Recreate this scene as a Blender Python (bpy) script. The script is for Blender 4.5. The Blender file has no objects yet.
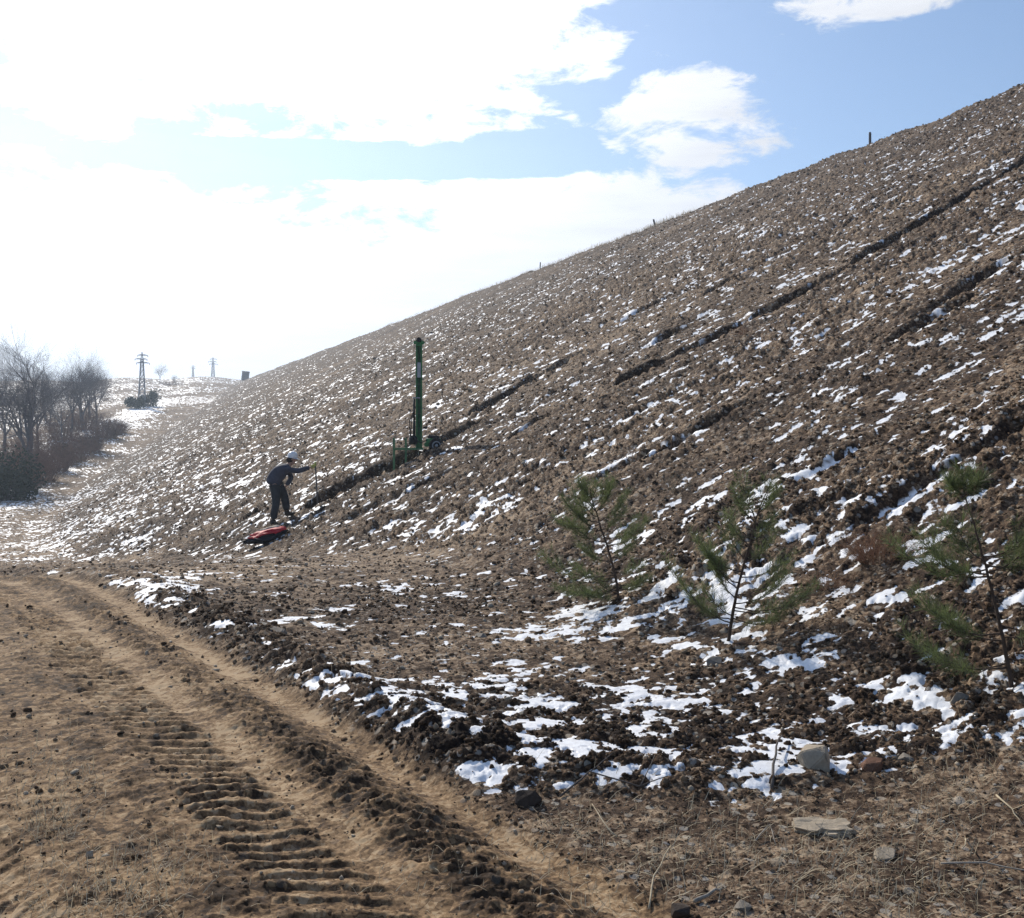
import bpy, bmesh, math, random
import numpy as np
from mathutils import Vector, Matrix, Quaternion

S = bpy.context.scene
C = S.collection
R = math.radians

# ------------------------------------------------------------------ camera
F_PX, HZ, EYE = 1000.0, 430.0, 1.70        # focal length in pixels, horizon row, eye height
cam_d = bpy.data.cameras.new('camera')
cam = bpy.data.objects.new('camera', cam_d); C.objects.link(cam)
cam.location = (0, 0, EYE); cam.rotation_euler = (R(90), 0, 0)
cam_d.sensor_width = 36.0; cam_d.lens = 36.0 * F_PX / 1024.0
cam_d.shift_y = -(459.0 - HZ) / 1024.0
cam_d.clip_start = 0.05; cam_d.clip_end = 8000
S.camera = cam
S.render.resolution_x, S.render.resolution_y = 1024, 918

# ------------------------------------------------------------------ light and exposure
SUN_EL, SUN_AZ = 33.0, -31.0                # azimuth from +Y, positive towards +X
sd = bpy.data.lights.new('sun', 'SUN'); sun = bpy.data.objects.new('sun', sd); C.objects.link(sun)
sd.energy = 5.0; sd.angle = R(0.53); sd.color = (1.0, 0.92, 0.80)
_dir = Vector((math.sin(R(SUN_AZ)) * math.cos(R(SUN_EL)), math.cos(R(SUN_AZ)) * math.cos(R(SUN_EL)), math.sin(R(SUN_EL))))
sun.rotation_euler = _dir.to_track_quat('Z', 'Y').to_euler()
S.view_settings.view_transform = 'Standard'; S.view_settings.look = 'None'
S.view_settings.gamma = 1.0; S.view_settings.exposure = 0.0; S.view_settings.use_curve_mapping = False
S.cycles.use_denoising = True; S.cycles.denoising_input_passes = 'RGB_ALBEDO_NORMAL'; S.cycles.denoising_prefilter = 'NONE'
S.cycles.use_adaptive_sampling = True
S.cycles.adaptive_threshold = 0.015; S.cycles.time_limit = 520
S.cycles.max_bounces = 6; S.cycles.diffuse_bounces = 3; S.cycles.volume_bounces = 0
S.cycles.transparent_max_bounces = 8


class NT:
    """small helper to wire shader nodes"""
    def __init__(s, tree): s.t = tree; s.n = tree.nodes; s.l = tree.links
    def new(s, typ, **kw):
        nd = s.n.new(typ)
        for k, v in kw.items(): setattr(nd, k, v)
        return nd
    def put(s, sock, v):
        if isinstance(v, bpy.types.NodeSocket): s.l.new(v, sock)
        elif v is not None: sock.default_value = v
    def math(s, op, a, b=None, c=None, clamp=False):
        nd = s.new('ShaderNodeMath', operation=op, use_clamp=clamp)
        s.put(nd.inputs[0], a); s.put(nd.inputs[1], b)
        if c is not None: s.put(nd.inputs[2], c)
        return nd.outputs[0]
    def vec(s, op, a, b=None):
        nd = s.new('ShaderNodeVectorMath', operation=op)
        s.put(nd.inputs[0], a)
        if b is not None: s.put(nd.inputs[1], b)
        return nd.outputs['Value'] if op in ('DOT_PRODUCT', 'LENGTH', 'DISTANCE') else nd.outputs[0]
    def noise(s, vec, scale, detail=3, rough=0.55, dist=0.0):
        nd = s.new('ShaderNodeTexNoise'); s.put(nd.inputs['Vector'], vec)
        nd.inputs['Scale'].default_value = scale; nd.inputs['Detail'].default_value = detail
        nd.inputs['Roughness'].default_value = rough; nd.inputs['Distortion'].default_value = dist
        return nd.outputs['Fac']
    def ramp(s, fac, stops, interp='LINEAR'):
        nd = s.new('ShaderNodeValToRGB'); nd.color_ramp.interpolation = interp
        cr = nd.color_ramp.elements
        while len(cr) < len(stops): cr.new(0.5)
        for e, (p, c) in zip(cr, stops):
            e.position = p; e.color = (c, c, c, 1) if isinstance(c, (int, float)) else (*c, 1)
        s.put(nd.inputs[0], fac); return nd.outputs[0]
    def mix(s, fac, a, b, blend='MIX'):
        nd = s.new('ShaderNodeMix', data_type='RGBA', blend_type=blend)
        s.put(nd.inputs[0], fac)
        s.put(nd.inputs[6], (*a, 1) if isinstance(a, tuple) and len(a) == 3 else a)
        s.put(nd.inputs[7], (*b, 1) if isinstance(b, tuple) and len(b) == 3 else b)
        return nd.outputs[2]
    def smooth(s, v, lo, hi, a=0.0, b=1.0):
        nd = s.new('ShaderNodeMapRange', interpolation_type='SMOOTHSTEP')
        s.put(nd.inputs[0], v); nd.inputs[1].default_value = lo; nd.inputs[2].default_value = hi
        nd.inputs[3].default_value = a; nd.inputs[4].default_value = b
        return nd.outputs[0]
    def attr(s, name):
        return s.new('ShaderNodeAttribute', attribute_name=name).outputs['Fac']


# ------------------------------------------------------------------ sky with clouds
SKY_STR = 0.148
W = bpy.data.worlds.new('World'); S.world = W; W.use_nodes = True
w = NT(W.node_tree); w.n.clear()
sky = w.new('ShaderNodeTexSky', sky_type='NISHITA')
sky.sun_disc = False; sky.sun_elevation = R(SUN_EL); sky.sun_rotation = R(SUN_AZ)
sky.altitude = 600; sky.air_density = 1.0; sky.dust_density = 0.25; sky.ozone_density = 2.6
tc = w.new('ShaderNodeTexCoord').outputs['Generated']
sep = w.new('ShaderNodeSeparateXYZ'); w.l.new(tc, sep.inputs[0])
az = w.math('ARCTAN2', sep.outputs[0], sep.outputs[1])
el = w.math('ARCSINE', sep.outputs[2])
warp = w.vec('MULTIPLY', tc, (1.0, 1.0, 2.4))
n_big = w.noise(warp, 7.0, 8, 0.60, 0.3)
n_fin = w.noise(warp, 16.0, 6, 0.62, 0.4)


def blob(a0, e0, sa, se, tilt=0.0):
    """soft elliptical cloud field, 1 in its middle and 0 at its rim, around an azimuth / elevation in degrees"""
    da = w.math('SUBTRACT', az, R(a0)); de = w.math('SUBTRACT', el, R(e0))
    ct, st = math.cos(R(tilt)), math.sin(R(tilt))
    u = w.math('ADD', w.math('MULTIPLY', da, ct), w.math('MULTIPLY', de, st))
    v = w.math('SUBTRACT', w.math('MULTIPLY', de, ct), w.math('MULTIPLY', da, st))
    u = w.math('POWER', w.math('ABSOLUTE', w.math('DIVIDE', u, R(sa))), 2.6)
    v = w.math('POWER', w.math('ABSOLUTE', w.math('DIVIDE', v, R(se))), 2.6)
    return w.math('SUBTRACT', 1.0, w.math('ADD', u, v))


CLOUDS = [(-24, 27.0, 31, 11.2, -5), (-5, 24.3, 10.5, 5.6, 9), (-16, 6.5, 31.5, 7.0, -2), (4.5, 10.6, 11.0, 4.0, -2), (-5, 15.5, 2.2, .7, 0), (-6.5, 12.2, 6.5, 1.9, 0), (-5.5, 17.6, 5.0, 1.5, -3),
          (10.0, 17.0, 5.3, 2.3, -4), (20.5, 22.3, 6.0, 1.5, 6), (31, 23.5, 7, 1.6, 0), (4.6, 13.9, 2.6, 0.7, -8),
          (-75, 22, 26, 9, 0), (130, 30, 25, 6, 0)]
dens = None
for cl in CLOUDS:
    b = w.math('MULTIPLY', w.math('MAXIMUM', blob(*cl), -1.2), 2.1 if cl[2] > 9 else 0.85)
    dens = b if dens is None else w.math('MAXIMUM', dens, b)
dens = w.math('ADD', dens, w.math('MULTIPLY', w.math('SUBTRACT', n_big, 0.5), 4.2))
dens = w.math('ADD', dens, w.math('MULTIPLY', w.math('SUBTRACT', n_fin, 0.5), 4.4))
veil = w.math('ADD', 0.0, w.smooth(w.vec('DOT_PRODUCT', tc, tuple(_dir)), 0.60, 0.98, 0.0, 0.14))
gap = w.math('MAXIMUM', w.math('MAXIMUM', blob(-10, 14.9, 14.5, 1.1, 1.5), blob(1.0, 15.4, 4.6, 1.4, 0)), 0.0)
dens = w.math('SUBTRACT', dens, w.math('MULTIPLY', gap, 2.4))
cmask = w.math('MAXIMUM', w.smooth(dens, -0.12, 0.85), veil)
# cloud brightness: brighter where it stands near the sun, faint grey bellies
sdot = w.vec('DOT_PRODUCT', tc, tuple(_dir))
glow = w.smooth(sdot, 0.70, 0.98, 0.0, 1.0)
belly = w.smooth(w.noise(w.vec('MULTIPLY', tc, (1.0, 1.0, 7.0)), 4.2, 5, 0.55, 0.2), 0.38, 0.68, 1.0, 0.86)
cval = w.math('MULTIPLY', w.math('ADD', 1.0, w.math('MULTIPLY', glow, 0.75)), belly)
ccol = w.new('ShaderNodeCombineXYZ')
k = 1.0 / SKY_STR
w.l.new(w.math('MULTIPLY', cval, 0.985 * k), ccol.inputs[0])
w.l.new(w.math('MULTIPLY', cval, 0.995 * k), ccol.inputs[1])
w.l.new(w.math('MULTIPLY', cval, 1.03 * k), ccol.inputs[2])
sky_c = w.mix(1.0, sky.outputs[0], (1.0, 1.0, 1.0), 'MULTIPLY')
final = w.mix(cmask, sky_c, ccol.outputs[0])
bg = w.new('ShaderNodeBackground'); w.l.new(final, bg.inputs[0]); bg.inputs[1].default_value = SKY_STR
wo = w.new('ShaderNodeOutputWorld'); w.l.new(bg.outputs[0], wo.inputs[0])

# ------------------------------------------------------------------ numpy noise
f32 = np.float32


def _hash(ix, iy, seed):
    h = (ix.astype(np.int64) & 0xffffffff).astype(np.uint32) * np.uint32(374761393) + \
        (iy.astype(np.int64) & 0xffffffff).astype(np.uint32) * np.uint32(668265263) + np.uint32((seed * 2654435761) & 0xffffffff)
    h = (h ^ (h >> np.uint32(13))) * np.uint32(1274126177)
    h = (h ^ (h >> np.uint32(16))) * np.uint32(2246822519)
    return h ^ (h >> np.uint32(15))


def _rnd(ix, iy, seed):
    return (_hash(ix, iy, seed) & np.uint32(0xffffff)).astype(f32) / f32(0xffffff)


def vnoise(x, y, seed=0):
    """smooth value noise in -1..1"""
    fx, fy = np.floor(x), np.floor(y)
    ix, iy = fx.astype(np.int32), fy.astype(np.int32)
    tx, ty = (x - fx).astype(f32), (y - fy).astype(f32)
    tx = tx * tx * (3 - 2 * tx); ty = ty * ty * (3 - 2 * ty)
    a, b = _rnd(ix, iy, seed), _rnd(ix + 1, iy, seed)
    c, d = _rnd(ix, iy + 1, seed), _rnd(ix + 1, iy + 1, seed)
    return 2 * ((a * (1 - tx) + b * tx) * (1 - ty) + (c * (1 - tx) + d * tx) * ty) - 1


def fbm(x, y, seed=0, octv=4, rough=0.5, lac=2.03):
    out = 0; amp = 1.0; tot = 0
    for o in range(octv):
        ca, sa = math.cos(o * 0.7), math.sin(o * 0.7)
        out = out + amp * vnoise(x * ca - y * sa + 17.3 * o, x * sa + y * ca - 9.1 * o, seed + o * 7)
        tot += amp; amp *= rough; x = x * lac; y = y * lac
    return out / tot


def lumps(x, y, seed=0, keep=1.0):
    """clod field: rounded lumps of uneven height, one per cell of a jittered grid, in 0..1"""
    fx, fy = np.floor(x), np.floor(y)
    ix, iy = fx.astype(np.int32), fy.astype(np.int32)
    best = np.zeros(x.shape, f32)
    for dx in (-1, 0, 1):
        for dy in (-1, 0, 1):
            cx, cy = ix + dx, iy + dy
            px = fx + dx + 0.1 + 0.8 * _rnd(cx, cy, seed); py = fy + dy + 0.1 + 0.8 * _rnd(cx, cy, seed + 1)
            r = 0.35 + 0.45 * _rnd(cx, cy, seed + 2)
            hh = 0.25 + 0.75 * _rnd(cx, cy, seed + 3)
            if keep < 1.0: hh = np.where(_rnd(cx, cy, seed + 4) < keep, hh, 0)
            ang = _rnd(cx, cy, seed + 5) * 6.283
            ca, sa = np.cos(ang), np.sin(ang)
            ex, ey = (x - px), (y - py)
            d2 = (((ex * ca + ey * sa) / r) ** 2 + ((ey * ca - ex * sa) / (r * 0.68)) ** 2).astype(f32)
            best = np.maximum(best, hh * np.sqrt(np.maximum(1 - d2, 0)))
    return best


def sstep(v, lo, hi):
    t = np.clip((v - lo) / (hi - lo), 0, 1)
    return t * t * (3 - 2 * t)


def smax(a, b, k):
    h = np.clip(0.5 + 0.5 * (a - b) / k, 0, 1)
    return b * (1 - h) + a * h + k * h * (1 - h)


# ------------------------------------------------------------------ terrain
GA, GB, GC = 0.47, 0.188, -2.10            # plane of the embankment: z = GA x + GB y + GC
GL = math.hypot(GA, GB); UX, UY = GA / GL, GB / GL      # uphill direction
CREST = 17.1
PR = [0, 9, 12.5, 15, 19, 25, 35, 50, 70, 88, 110, 140, 200, 300, 420, 500, 620, 900, 1600]
PZ = [0, 0, -.02, -.22, -.75, -1.5, -2.6, -3.5, -3.75, -3.5, -2.0, 1.3, 6.0, 13.5, 21.5, 21.0, 17.0, 12, 10]
_rr = np.linspace(0, 1600, 6401)
_zz = np.interp(_rr, PR, PZ)
for _ in range(2):
    for wd in (3, 7):
        sm = np.convolve(np.pad(_zz, wd, mode='edge'), np.ones(2 * wd + 1) / (2 * wd + 1), 'valid')
        _zz = np.where(_rr > 14, sm, _zz)
RDX, RDY = -0.56, 0.83                     # the dirt road's direction; q is the distance to its right
_n = math.hypot(RDX, RDY); RDX /= _n; RDY /= _n


def road_q(x, y):
    q = x * RDY - y * RDX
    # past 11 m the road bends away to the left
    along = x * RDX + y * RDY
    return q + 0.055 * np.maximum(along - 11.0, 0) ** 2


def base_z(x, y):
    r = np.hypot(x, y)
    fwd = sstep(y / np.maximum(r, 1e-3), -0.1, 0.5)
    zg = np.interp(r, _rr, _zz) * fwd
    a = np.degrees(np.arctan2(x, np.maximum(y, 1e-3)))
    # far rise on the left, then a distant mountain
    far = sstep(r, 120, 400) * fwd
    zg = zg + far * (1.2 * np.sin(a * 0.36 + 1.2) + 0.5 * np.sin(a * 1.5 + 2.0))
    zg = zg + 98 * np.exp(-((a + 28.5) / 4.8) ** 2) * sstep(r, 700, 1300) * fwd
    zg = zg + fwd * sstep(r, 60, 200) * 0.8 * fbm(x * 0.02, y * 0.02, 5, 3)
    zp = GA * x + GB * y + GC
    e = -UY * x + UX * y
    zp = -smax(-zp, -(CREST + 0.35 * vnoise(e * 0.07, e * 0 + 3, 31) + 0.20 * vnoise(e * 0.4, e * 0, 32) + 0.60 * np.maximum(fbm(e * 0.8, e * 0 + 5, 33, 3), -0.15) + 0.45 * np.maximum(vnoise(e * 0.13, e * 0 + 9, 34) - 0.3, 0)), 0.9)
    zp = zp + 0.10 * fbm(x * 0.16, y * 0.16, 41, 3)
    fade = sstep(y, -40, -12)
    zp = zp * fade + (1 - fade) * (-3)
    z = smax(zg, zp, 0.55)
    return z, zg, zp


def at(u, v, lo=1.5, hi=900):
    """the point of the bare terrain that the photograph shows at pixel (u, v)"""
    X, Z = (u - 512) / F_PX, (HZ - v) / F_PX
    ys = np.exp(np.linspace(math.log(lo), math.log(hi), 6000))
    z = base_z(X * ys, ys)[0]
    hit = np.nonzero(EYE + Z * ys <= z)[0]
    yy = ys[hit[0]] if len(hit) else hi
    return float(X * yy), float(yy), float(base_z(np.array([X * yy]), np.array([yy]))[0][0])


# furrows run down the slope: e (across) , s0..s1 (uphill coordinate), half width, depth, snow
FURROWS = []


def furrow(p0, p1, wd, dp, snow=0.0):
    a, b = at(*p0), at(*p1)
    FURROWS.append((a[0], a[1], b[0], b[1], wd, dp, snow))


furrow((608, 394), (752, 322), .16, .28); furrow((745, 326), (862, 262), .17, .24, .3); furrow((850, 268), (1006, 176), .17, .26)
furrow((466, 420), (550, 373), .22, .30); furrow((544, 378), (592, 351), .15, .2, .2)
furrow((294, 518), (426, 455), .26, .52)
furrow((432, 452), (482, 423), .24, .30); furrow((380, 508), (470, 466), .18, .14, .3); furrow((330, 530), (420, 486), .18, .12, .2)
furrow((502, 444), (560, 412), .17, .20); furrow((560, 500), (670, 448), .13, .13, .45); furrow((640, 352), (700, 322), .14, .16, .3)
furrow((770, 505), (905, 425), .10, .05, .3); furrow((830, 548), (985, 455), .10, .05, .3); furrow((880, 350), (985, 295), .14, .14, .4)
furrow((640, 470), (760, 400), .12, .12, .5); furrow((905, 330), (1010, 262), .14, .14, .4); furrow((700, 300), (770, 262), .13, .14, .3)
furrow((610, 330), (680, 292), .13, .14, .3); furrow((238, 524), (267, 511), .22, .26); furrow((965, 470), (1100, 385), .10, .07, .6)
furrow((1000, 180), (1120, 110), .2, .26); furrow((255, 455), (300, 432), .15, .12, .4); furrow((520, 330), (600, 288), .13, .12, .3)

SNOWY = []     # snow patches: x, y, radius, aspect, strength


def snow_at(u, v, ru, rv, s=0.5):
    x, y, z = at(u, v)
    x1, y1, _ = at(u, v - rv)
    SNOWY.append((x, y, max(0.02, ru * y / F_PX), max(0.03, min(math.hypot(x1 - x, y1 - y), 5.0)), s))


for p in [(790, 668, 75, 28, .55), (720, 650, 60, 14, .35), (560, 770, 85, 26, .6), (640, 755, 70, 30, .45), (760, 775, 60, 26, .7), (690, 700, 60, 22, .35),
          (600, 627, 60, 20, .5), (665, 610, 60, 18, .45), (725, 600, 45, 10, .5), (540, 640, 50, 14, .35), (500, 678, 40, 16, .5), (440, 695, 45, 14, .5),
          (160, 588, 40, 12, .95), (140, 606, 22, 6, .6), (290, 676, 34, 10, .6), (372, 706, 40, 16, 1.1), (420, 728, 30, 10, .9), (330, 690, 24, 8, .8), (318, 622, 30, 7, .6), (250, 634, 30, 6, .6),
          (395, 588, 24, 6, .45), (590, 722, 50, 18, .45), (535, 712, 30, 12, .5), (940, 690, 70, 16, .4), (990, 735, 60, 18, .45), (880, 735, 50, 14, .3),
          (6, 632, 22, 10, .8), (510, 735, 30, 12, .35), (430, 665, 30, 8, .35), (840, 640, 50, 10, .4), (880, 605, 45, 8, .45), (490, 605, 22, 5, .4),
          (800, 500, 36, 10, .2), (880, 510, 36, 10, .2), (680, 520, 40, 10, .4), (740, 545, 30, 8, .35), (980, 580, 50, 12, .3), (30, 505, 50, 10, .5), (60, 540, 60, 8, .35), (52, 450, 26, 6, .8), (72, 437, 26, 3, .7), (30, 470, 14, 4, .6), (110, 425, 22, 3, .6), (10, 493, 30, 6, 1.0), (60, 470, 16, 4, .6), (150, 413, 14, 3, .7)]:
    snow_at(*p)


def seg_d(x, y, f):
    ax, ay, bx, by = f[:4]
    L2 = (bx - ax) ** 2 + (by - ay) ** 2
    t = np.clip(((x - ax) * (bx - ax) + (y - ay) * (by - ay)) / L2, 0, 1)
    px, py = x - (ax + t * (bx - ax)), y - (ay + t * (by - ay))
    sgn = np.sign((bx - ax) * py - (by - ay) * px)     # + on the left of the uphill line
    endf = np.minimum(t, 1 - t) * math.sqrt(L2)
    return np.hypot(px, py), sgn, endf, t


QX = QP = None


def detail(x, y):
    """height, snow value, soil tone, zone of every terrain point"""
    z, zg, zp = base_z(x, y)
    r = np.hypot(x, y)
    s = x * UX + y * UY; e = -x * UY + y * UX
    q = road_q(x, y); along = x * RDX + y * RDY
    qw = q + 0.05 * fbm(x * 1.1, y * 1.1, 55, 3)
    slope = sstep(zp - zg, -0.25, 0.5)                       # 1 on the embankment proper
    # the road lies below q = 2.4; it ends over the brow to the left
    road = 1 - sstep(qw, 2.36, 2.52)
    road = road * (1 - sstep(along + 0.3 * vnoise(x, y, 8), 15.0, 15.8)) * (1 - sstep(-y, 6, 8)) * sstep(q, -7, -5.5)
    # the flat strip of gravel and dry grass in the near right corner
    toe = 4.62 + 0.06 * x + 0.13 * fbm(x * 0.9, y * 0.9, 61, 3) + 0.35 * sstep(x, 2.0, 3.6)
    flat = (1 - sstep(y, toe - 0.12, toe + 0.12)) * (1 - road)
    band = sstep(y, toe - 0.05, toe + 0.25) * (1 - road) * (1 - sstep(y - toe + 0.5 * fbm(x, y, 66, 3), 1.0, 2.6)) * sstep(x + 0.11 * (y - 4), -0.9, 0.2)
    berm = np.exp(-((qw - 2.72) / 0.22) ** 2) * sstep(along, 4.0, 4.6) * (1 - sstep(along, 9.8, 11)) * (1 - flat)
    berm2 = np.exp(-((qw - 2.80) / 0.30) ** 2) * sstep(along, 9.5, 11) * (1 - sstep(along, 16, 18)) * (1 - flat)
    apron = (1 - slope) * (1 - road) * (1 - flat) * (1 - band) * (1 - sstep(r, 14, 20))
    valley = (1 - slope) * sstep(r, 16, 26)

    # clods, a little longer down the slope than across it
    wx = x + 0.045 * fbm(x * 7, y * 7, 3, 3); wy = y + 0.045 * fbm(x * 7 + 5, y * 7, 4, 3)
    sw, ew = (wx * UX + wy * UY) * 0.78, -wx * UY + wy * UX
    nearf = 1 - sstep(r, 9, 22)
    huge = lumps(sw / 0.62, ew / 0.55, 90, 0.45)
    big = lumps(sw / 0.27, ew / 0.24, 100, 0.7)
    mid = lumps(sw / 0.13, ew / 0.12, 120, 0.85)
    sml = lumps(sw / 0.062, ew / 0.058, 140, 0.9)
    fine = fbm(x * 30, y * 30, 160, 3) * 0.5 + 0.5
    rg = 1 - np.abs(fbm(sw * 4.6, ew * 6.0, 150, 4, 0.66)) * 2.2
    dn = 0.17 * huge * (1 - 0.6 * nearf) + 0.28 * big + 0.28 * mid + 0.36 * np.clip(rg, 0, 1) + (0.14 * sml + 0.10 * fine) * (0.35 + 0.65 * nearf)
    dn = dn + 0.16 * fbm(s * 1.6, e * 2.0, 155, 2)
    dq = np.interp(dn, QX, QP) if QX is not None else dn
    patchy = np.clip(0.78 + 0.85 * fbm(s * 0.22, e * 0.5, 180, 3), 0.28, 1.5)
    amp = slope * (0.17 + 0.10 * sstep(r, 14, 40)) * patchy + apron * 0.05 + flat * 0.016 + band * 0.125 * patchy + berm * 0.095 + berm2 * 0.075 + valley * 0.16
    amp = amp * (1 - road)

    h = np.zeros_like(z); cutm = np.zeros_like(z)
    cuth = np.zeros_like(z); bankh = np.zeros_like(z); cutn = np.zeros_like(z)
    for f in FURROWS:
        d, sg, ef, t = seg_d(x, y, f)
        wd = f[4] * (1 + 0.35 * vnoise(t * 9, t * 0 + f[4] * 99, 210)) * sstep(ef, -0.02, 0.5)
        dwob = d + 0.07 * fbm(x * 3, y * 3, 220, 2)
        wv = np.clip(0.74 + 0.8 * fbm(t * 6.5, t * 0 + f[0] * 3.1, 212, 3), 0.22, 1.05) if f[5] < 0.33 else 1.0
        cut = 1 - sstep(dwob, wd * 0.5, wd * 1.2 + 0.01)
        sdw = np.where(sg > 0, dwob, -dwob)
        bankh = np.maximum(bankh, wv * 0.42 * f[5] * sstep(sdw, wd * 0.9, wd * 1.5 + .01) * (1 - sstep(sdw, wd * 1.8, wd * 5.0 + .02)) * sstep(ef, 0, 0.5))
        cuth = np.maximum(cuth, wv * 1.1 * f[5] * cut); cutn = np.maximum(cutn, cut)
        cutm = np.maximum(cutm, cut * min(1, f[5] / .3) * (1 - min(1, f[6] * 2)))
    h = h + bankh * (1 - cutn) - cuth
    amp = amp * (1 - 0.85 * cutn) * (1 - 0.7 * sstep(bankh, 0.06, 0.13))
    # hummocks and faint rows down the slope
    rows = fbm(s * 0.10, e * 1.9, 235, 3, 0.55)
    h = h + slope * 0.07 * rows + (slope * 0.06 + band * 0.05) * fbm(s * 0.55, e * 0.9, 230, 3) + berm * 0.05 + berm2 * 0.035

    # snow lies in the hollows between clods
    streak = fbm(s * 0.28, e * 1.05, 240, 4, 0.55)
    spots = fbm(s * 2.3, e * 3.3, 250, 3, 0.6)
    cover = 0.085 - 0.22 * rows * slope + 0.12 * streak + 0.20 * spots + 0.62 * fbm(s * 5.5, e * 8.5, 255, 3, 0.6)
    left = sstep(-x / np.maximum(y, .1), -0.05, 0.42) * sstep(r, 16, 26)
    cover = cover + 0.13 * left - 0.06 * sstep(zp, 9, 16) * (1 - left) + 0.04 * slope - apron * 0.10 - 0.5 * flat + 0.05 * band
    for f in FURROWS:
        if f[6] > 0:
            d, sg, ef, t = seg_d(x, y, f)
            cover = cover + f[6] * 0.7 * np.exp(-((d) / 0.2) ** 2) * sstep(vnoise(t * 7, t * 0 + f[0], 261), -0.3, 0.4)
    vsnow = 0.42 * fbm(x * 0.07, y * 0.05, 270, 4) + 0.3 * fbm(x * 0.5, y * 0.3, 275, 3)
    cover = np.where(valley > 0.5, cover * 0.35 + vsnow + 0.05 + 0.18 * sstep(r, 60, 110), cover)
    brk = 0.12 + 1.25 * sstep(fbm(x * 8.5, y * 8.5, 285, 4, 0.65), -0.36, 0.26)
    for (px, py, ra, rb, st) in SNOWY:
        L = max(math.hypot(px, py), 1e-3); fx, fy = px / L, py / L
        du, dv = ((x - px) * fy - (y - py) * fx) / ra, ((x - px) * fx + (y - py) * fy) / rb
        cover = cover + 1.08 * st * brk * np.exp(-(du * du + dv * dv) * 0.8)
    # the old track through the valley keeps its snow
    tx = np.interp(y, [30, 85, 110, 140, 185, 240], [-20, -44, -50, -57, -67, -82])
    trk = np.exp(-((x - tx) / (0.012 * y + .6)) ** 2) * sstep(y, 40, 60) * (1 - sstep(y, 200, 240))
    cover = cover + trk * 0.8
    cover = cover - 1.6 * road + 0.15 * sstep(r, 300, 420) * 0
    cover = np.minimum(cover - 0.8 * cutm - 0.13 * sstep(r, 45, 130) * slope, 0.70)
    sv = cover - dq
    lev = np.interp(np.clip(cover, 0, 1), QP, QX) if QX is not None else dn
    h = h + amp * np.maximum(dn, np.where(cover > 0, lev + 0.03, -9))
    snow = np.clip(sv * 4.5 + 0.5, -1, 1.5)

    # the road: two tread bands, churned ridges, smooth dusty strips
    tone = 0.46 + 0.14 * rows * slope + 0.16 * fbm(x * 0.5, y * 0.5, 300, 3) + 0.24 * fbm(s * 0.10, e * 0.45, 302, 3) + 0.06 * flat - 0.13 * band - 0.22 * berm - 0.14 * berm2 + 0.15 * apron + 0.28 * valley - 0.30 * cutm - 0.16 * sstep(bankh, 0.03, 0.12)  # furrow cuts and banks painted darker, their shade put into the soil tone
    tone = tone - 0.12 * big * band + 0.16 * (dq - 0.45) * slope
    qq = q + 0.035 * fbm(x * 1.6, y * 1.6, 310, 3)
    patch = 0.85 + 0.15 * sstep(fbm(along * 0.8, q * 2.2, 320, 3), -0.6, -0.1)
    lug_band = sstep(qq, 1.27, 1.34) * (1 - sstep(qq, 1.66, 1.74)) * patch
    lug_b2 = sstep(qq, 0.22, 0.28) * (1 - sstep(qq, 0.60, 0.68)) * patch * 0.5 + 0.6 * sstep(qq, 1.9, 1.95) * (1 - sstep(qq, 2.2, 2.26)) * patch
    lph = (along + 0.42 * (q - 1.5) + 0.5 * (q - 1.5) ** 2 + 0.10 * fbm(x * 2.4, y * 2.4, 325, 3) + 0.012 * fbm(x * 22, y * 22, 326, 2)) / 0.125
    lug = np.abs(((lph % 1.0) - 0.5) * 2)                    # 0 mid-gap .. 1 crest
    lug = sstep(lug, 0.42, 0.74)
    ridge = np.exp(-((qq - 2.02) / 0.12) ** 2) * sstep(fbm(along * 0.9, q * 1.0, 330, 3), -0.5, 0.1)
    churn = np.clip(np.exp(-((qq - 1.98) / 0.2) ** 2) * 0.9 + np.exp(-((qq - 1.18) / 0.13) ** 2) * 0.8 + np.exp(-((qq - 0.72) / 0.2) ** 2) * 0.4, 0, 1)
    smooth_s = np.exp(-((qq - 1.80) / 0.09) ** 2) + np.exp(-((qq - 2.33) / 0.10) ** 2) + np.exp(-((qq - 0.45) / 0.18) ** 2) + 0.6 * np.exp(-((qq - 1.5) / 0.2) ** 2)
    smooth_s = np.clip(smooth_s, 0, 1)
    rough_r = np.clip(1 - smooth_s, 0, 1) * (0.6 + 0.6 * fbm(x * 1.4, y * 1.4, 340, 3))
    wq = 0.05 * fbm(x * 9, y * 9, 351, 3); wa = 0.05 * fbm(x * 9 + 3, y * 9, 352, 3)
    crumb = 0.32 * lumps((along + wa) / 0.11, (q + wq) / 0.17, 350, 0.7) + 0.25 * lumps((x + wq) / 0.05, (y + wa) / 0.05, 360, 0.6) + 0.45 * np.clip(1 - 2.4 * np.abs(fbm(along * 11, q * 6, 353, 4, 0.6)), 0, 1)
    hr = 0.024 * lug * (0.7 + 0.6 * crumb) * (lug_band + lug_b2) * np.clip(0.95 + 0.7 * fbm(x * 3.1, y * 3.1, 327, 3), 0.1, 1.3) + 0.024 * ridge * (0.4 + crumb) + 0.025 * np.clip(churn * crumb, 0, 1) + 0.012 * np.clip(rough_r, 0, 1) * crumb \
        - 0.030 * np.exp(-((qq - 1.62) / 0.28) ** 2) - 0.03 * np.exp(-((qq - 2.33) / 0.12) ** 2) - 0.05 * np.exp(-((qq - 0.45) / 0.25) ** 2) \
        + 0.006 * fine + 0.02 * fbm(x * 2.2, y * 2.2, 370, 3) + 0.005 * lumps(x / 0.033, y / 0.03, 374, 0.35)
    h = h + road * hr
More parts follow.
